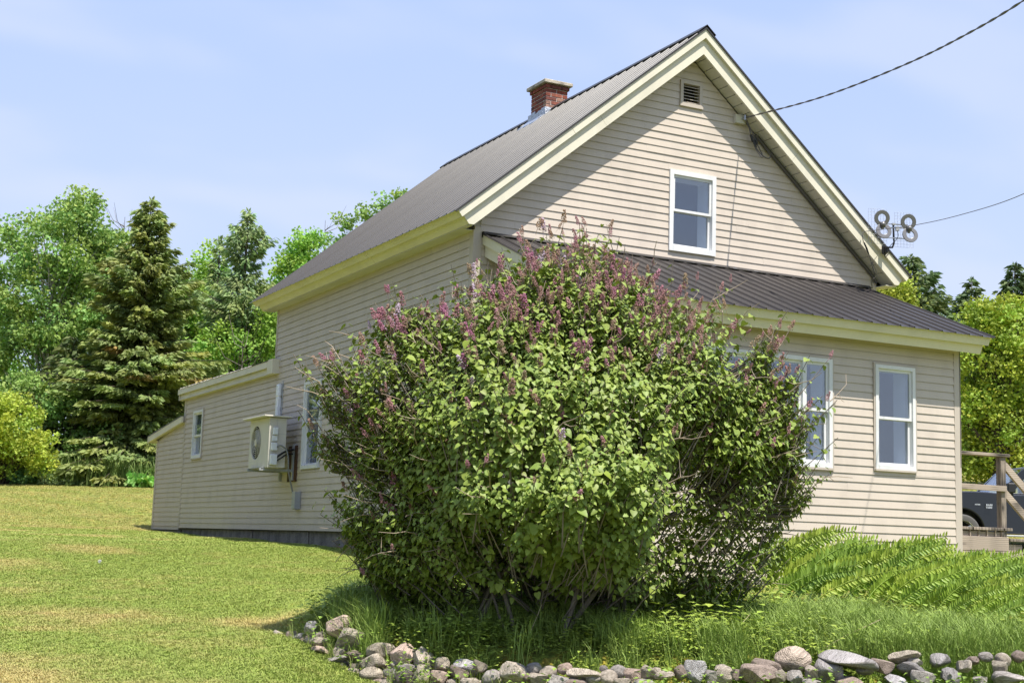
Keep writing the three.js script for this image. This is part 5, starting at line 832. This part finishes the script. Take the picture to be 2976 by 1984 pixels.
function scatter(name, label, cat, geos, mat, spots) {  // spots: {x,z,s,c,y?}; one object of instanced copies per geometry, gathered in one thing
  const t = thing(name, label, cat); t.userData.kind = 'stuff'; const per = geos.map(() => []); spots.forEach((s, i) => per[s.k ?? i % geos.length].push(s)); const q = new THREE.Quaternion(), m = new THREE.Matrix4(), c = new THREE.Color(), R = rng(3);
  geos.forEach((g, k) => { if (!per[k].length) return; const im = shade(new THREE.InstancedMesh(g, mat, per[k].length)); im.name = 'tuft'; im.userData.kind = 'stuff'; per[k].forEach((s, i) => { q.setFromAxisAngle(V(0, 1, 0), R() * 6.283); m.compose(V(s.x, groundY(s.x, s.z) - .004, s.z), q, V(s.s, s.s * (s.h ?? 1), s.s)); im.setMatrixAt(i, m); im.setColorAt(i, c.setRGB(...s.c)); }); t.add(im); });
  return t;
}
const inHouse = (x, z) => (x > -.03 && x < HX + .05 && z < .05 && z > -16.1) || (x > .3 && x < 6.1 && z < 2.08 && z > 0);
const bedAt = (l, d) => d > rockD(l) + .02 && l > -1.75 + .42 * Math.max(0, d - 11.3) && d < 17;
const underStems = (l, d) => l > 2.2 && d > lerp(13.2, 11.2, sstep(l, 2.4, 4.2)) + .1;
{
  const R = rng(501), spots = []; const gm = leafMat([1, 1, 1], { transmission: .25, roughness: .6 });
  const put = (l, d, s) => { const [x, z] = fromLD(l, d); if (inHouse(x, z) || bedAt(l, d)) return; if (Math.abs(d - rockD(l)) < .12 && l > -1.8) return; const q = clamp(dryness(x, z) * .9 + (R() - .5) * .5), j = .86 + R() * .28, y = R() * .15; spots.push({ x, z, s, c: [lerp(.30 + .12 * y, .56, q) * j, lerp(.39, .46, q) * j, lerp(.08, .19, q) * j] }); };
  for (let i = 0; i < 150000; i++) { const d = 7.8 + Math.pow(R(), 1.25) * 14, l = lerp(-.40 * d, .05 * d + .3, R()); put(l, d, .75 + R() * .5); }
  for (let i = 0; i < 60000; i++) { const d = 20 + R() * 27, l = lerp(-.40 * d, -.08 * d, R()); put(l, d, 1.1 + R() * .7); }
  for (let i = 0; i < 9000; i++) { const d = 8 + R() * 2.2, l = lerp(0, 4.4, R()); put(l, d, .75 + R() * .5); }
  for (let i = 0; i < 9000; i++) { const d = 26 + R() * 30, l = lerp(.28 * d, .42 * d, R()); put(l, d, 1.2 + R() * .7); }
  tag(scatter('lawn_grass', 'short mown lawn grass, green with straw-coloured patches', 'grass', [0, 1, 2, 3].map((k) => bladeTuft(9, .025, .038, .0028, 700 + k, 1.1)), gm, spots), null, null, null, 'stuff');
  console.log('grass', spots.length);
}
{ // weeds and long grass in the bed
  const R = rng(601), spots = [], tall = [], gm = leafMat([1, 1, 1], { transmission: .32, roughness: .5 });
  for (let i = 0; i < 15000; i++) { const l = lerp(-1.7, 4.5, R()), d = rockD(l) + .0 + Math.pow(R(), .8) * 4.6, [x, z] = fromLD(l, d); if (inHouse(x, z) || z < 2.15 || !bedAt(l, d) || (underStems(l, d) && R() < .85) || (l > 1.6 && R() < .45)) continue; const e = d - rockD(l), patch = fbm(x * 1.3, z * 1.3, 88, 3); if (e < .12 && R() < .6) continue; const y = R() * .3, j = .75 + R() * .5; spots.push({ x, z, s: (.55 + R() * R() * .9) * lerp(.7, 1.15, sstep(e, 0, .8)) * (.35 + patch * 1.4), c: [(.28 + .15 * y) * j, (.39 + .02 * y) * j, (.065) * j] }); }
  for (let i = 0; i < 15000; i++) { const l = lerp(-1.35, 4.5, R()), d = rockD(l) + .05 + R() * 2.6, [x, z] = fromLD(l, d); if (inHouse(x, z) || !bedAt(l, d) || underStems(l, d)) continue; const p = fbm(x * 1.1 + 4, z * 1.1, 89, 3), left = l < -.9, mid = l > 1.4; if (p < (left ? .40 : mid ? .30 : .60) && R() < .9) continue; const j = .75 + R() * .5; tall.push({ x, z, s: (left ? .85 : .78) * (.5 + R() * .8), c: [.27 * j, .37 * j, .085 * j] }); }
  for (let i = 0; i < 160; i++) { const l = lerp(-1.7, 4.4, R()), d = rockD(l) - .25 + R() * .3, [x, z] = fromLD(l, d), j = .8 + R() * .4; tall.push({ x, z, s: .3 + R() * .35, c: [.30 * j, .37 * j, .09 * j] }); }
  // sprigs growing between the stones
  for (let i = 0; i < 420; i++) { const l = lerp(-1.7, 4.4, R()), d = rockD(l) - .3 + R() * .35, [x, z] = fromLD(l, d); if (l < 1.0 && R() < .88) continue; const j = .8 + R() * .4; spots.push({ x, z, s: .55 + R() * .45, h: 1.5, c: [.24 * j, .36 * j, .06 * j] }); }
  tag(scatter('bed_weeds', 'bright green leafy weeds and ground cover filling the garden bed', 'weeds', [0, 1, 2, 3, 4].map((k) => weedTuft(22, .15 + .03 * k, 800 + k, .030 + .006 * k)), gm, spots), null, null, null, 'stuff');
  tag(scatter('long_grass', 'long uncut grass blades standing among the bed weeds', 'grass', [0, 1, 2].map((k) => bladeTuft(11, .36, .06, .0034, 820 + k, .55)), gm, tall), null, null, null, 'stuff');
  console.log('weeds', spots.length, tall.length);
  // meadow strip at the edge of the wood
  const mead = []; for (let i = 0; i < 16000; i++) { const d = 44.9 + R() * 4, l = lerp(-.42 * d, -.19 * d, R()), [x, z] = fromLD(l, d), u = 1488 + l / d * FPX; if (u < 150 && R() < .75) continue; const j = .7 + R() * .6; mead.push({ x, z, s: 1.5 + R() * 1.0, c: [.19 * j, .27 * j, .075 * j] }); }
  tag(scatter('meadow_grass', 'strip of tall unmown grass between lawn and trees', 'grass', [0, 1].map((k) => bladeTuft(10, .40, .12, .008, 840 + k, .4)), gm, mead), null, null, null, 'stuff');
}
{ // iris leaves, dandelion clock, dry stalks
  const p = onGround(2395, 1800), t = thing('iris_clump', 'blue-green sword-shaped iris leaves in front of the arching stems', 'plant', [p.x, p.y, p.z]), R = rng(71), im = leafMat([.16, .26, .13]);
  for (const [dx, h, ln, tw] of [[-.24, .46, .02, .3], [-.20, .38, -.1, 1.1], [-.16, .42, .12, .7], [-.05, .56, .06, .2], [-.02, .40, .12, .9], [.02, .44, .2, .5], [.27, .40, -.03, .4], [.42, .42, .05, .8], [.05, .35, -.08, 1.3]]) { const a = [], b2 = []; for (let i = 0; i <= 5; i++) { const f = i / 5, w = .016 * (1 - Math.pow(f, 2.2)), c = V(dx * RH[0] + ln * f * f * RH[0], h * f, dx * RH[1] + ln * f * f * RH[1]), s = V(Math.cos(tw) * RH[0], 0, Math.cos(tw) * RH[1]).add(V(FH[0], 0, FH[1]).multiplyScalar(Math.sin(tw))).multiplyScalar(w); a.push(c.clone().add(s).toArray()); b2.push(c.clone().sub(s).toArray()); } const tr = []; for (let i = 0; i < 5; i++) tr.push(a[i], b2[i], b2[i + 1], a[i], b2[i + 1], a[i + 1]); mesh('leaf', fromTris(tr), im, t); }
  const q = onGround(287, 1657), dt = thing('dandelion', 'white dandelion seed head standing alone in the mown lawn', 'flower', [q.x, q.y, q.z]); mesh('stalk', limb([V(0, -.01, 0), V(.004, .05, 0), V(0, .1, 0)], [.002, .002, .002], 5), leafMat([.2, .3, .1]), dt);
  const fl = []; for (let i = 0; i < 90; i++) { const a = R() * 6.28, b = R() * 2 - 1, s = Math.sqrt(1 - b * b), d = V(s * Math.cos(a), b, s * Math.sin(a)); fl.push(limb([V(0, .1, 0), V(0, .1, 0).addScaledVector(d, .02)], [.0008, .0028], 3)); } mesh('seed_head', fl, std({ color: lin(.8, .8, .78), roughness: 1 }), dt);
  let k = 0; for (const [u0, v0, u1, v1, dd, lab] of [[1490, 1960, 1575, 1756, 10.3, 'tall dead weed stalk standing before the lilac stems'], [2345, 1905, 2560, 1800, 10.2, 'dry straw stalk lying right of the big granite stone'], [2350, 1900, 2480, 1868, 10.15, 'shorter dry straw stalk lying behind the granite stone'], [1560, 1915, 1615, 1903, 10.1, 'small dry twig sticking out above the middle stones'], [2080, 1900, 2180, 1785, 10.5, 'leaning dry grass stalk left of the granite stone']]) { const a = at(u0, v0, dd), b2 = at(u1, v1, dd + .15), st = thing('dry_stalk', lab, 'stalk', [a.x, a.y, a.z]), e = b2.clone().sub(a); mesh('stalk', limb([V(0, -.02, 0), e.clone().multiplyScalar(.5).add(V(0, .01, .01)), e], [.004, .0035, .002], 5), deadMat, st); k++; }
}
renderer.render(scene, camera);
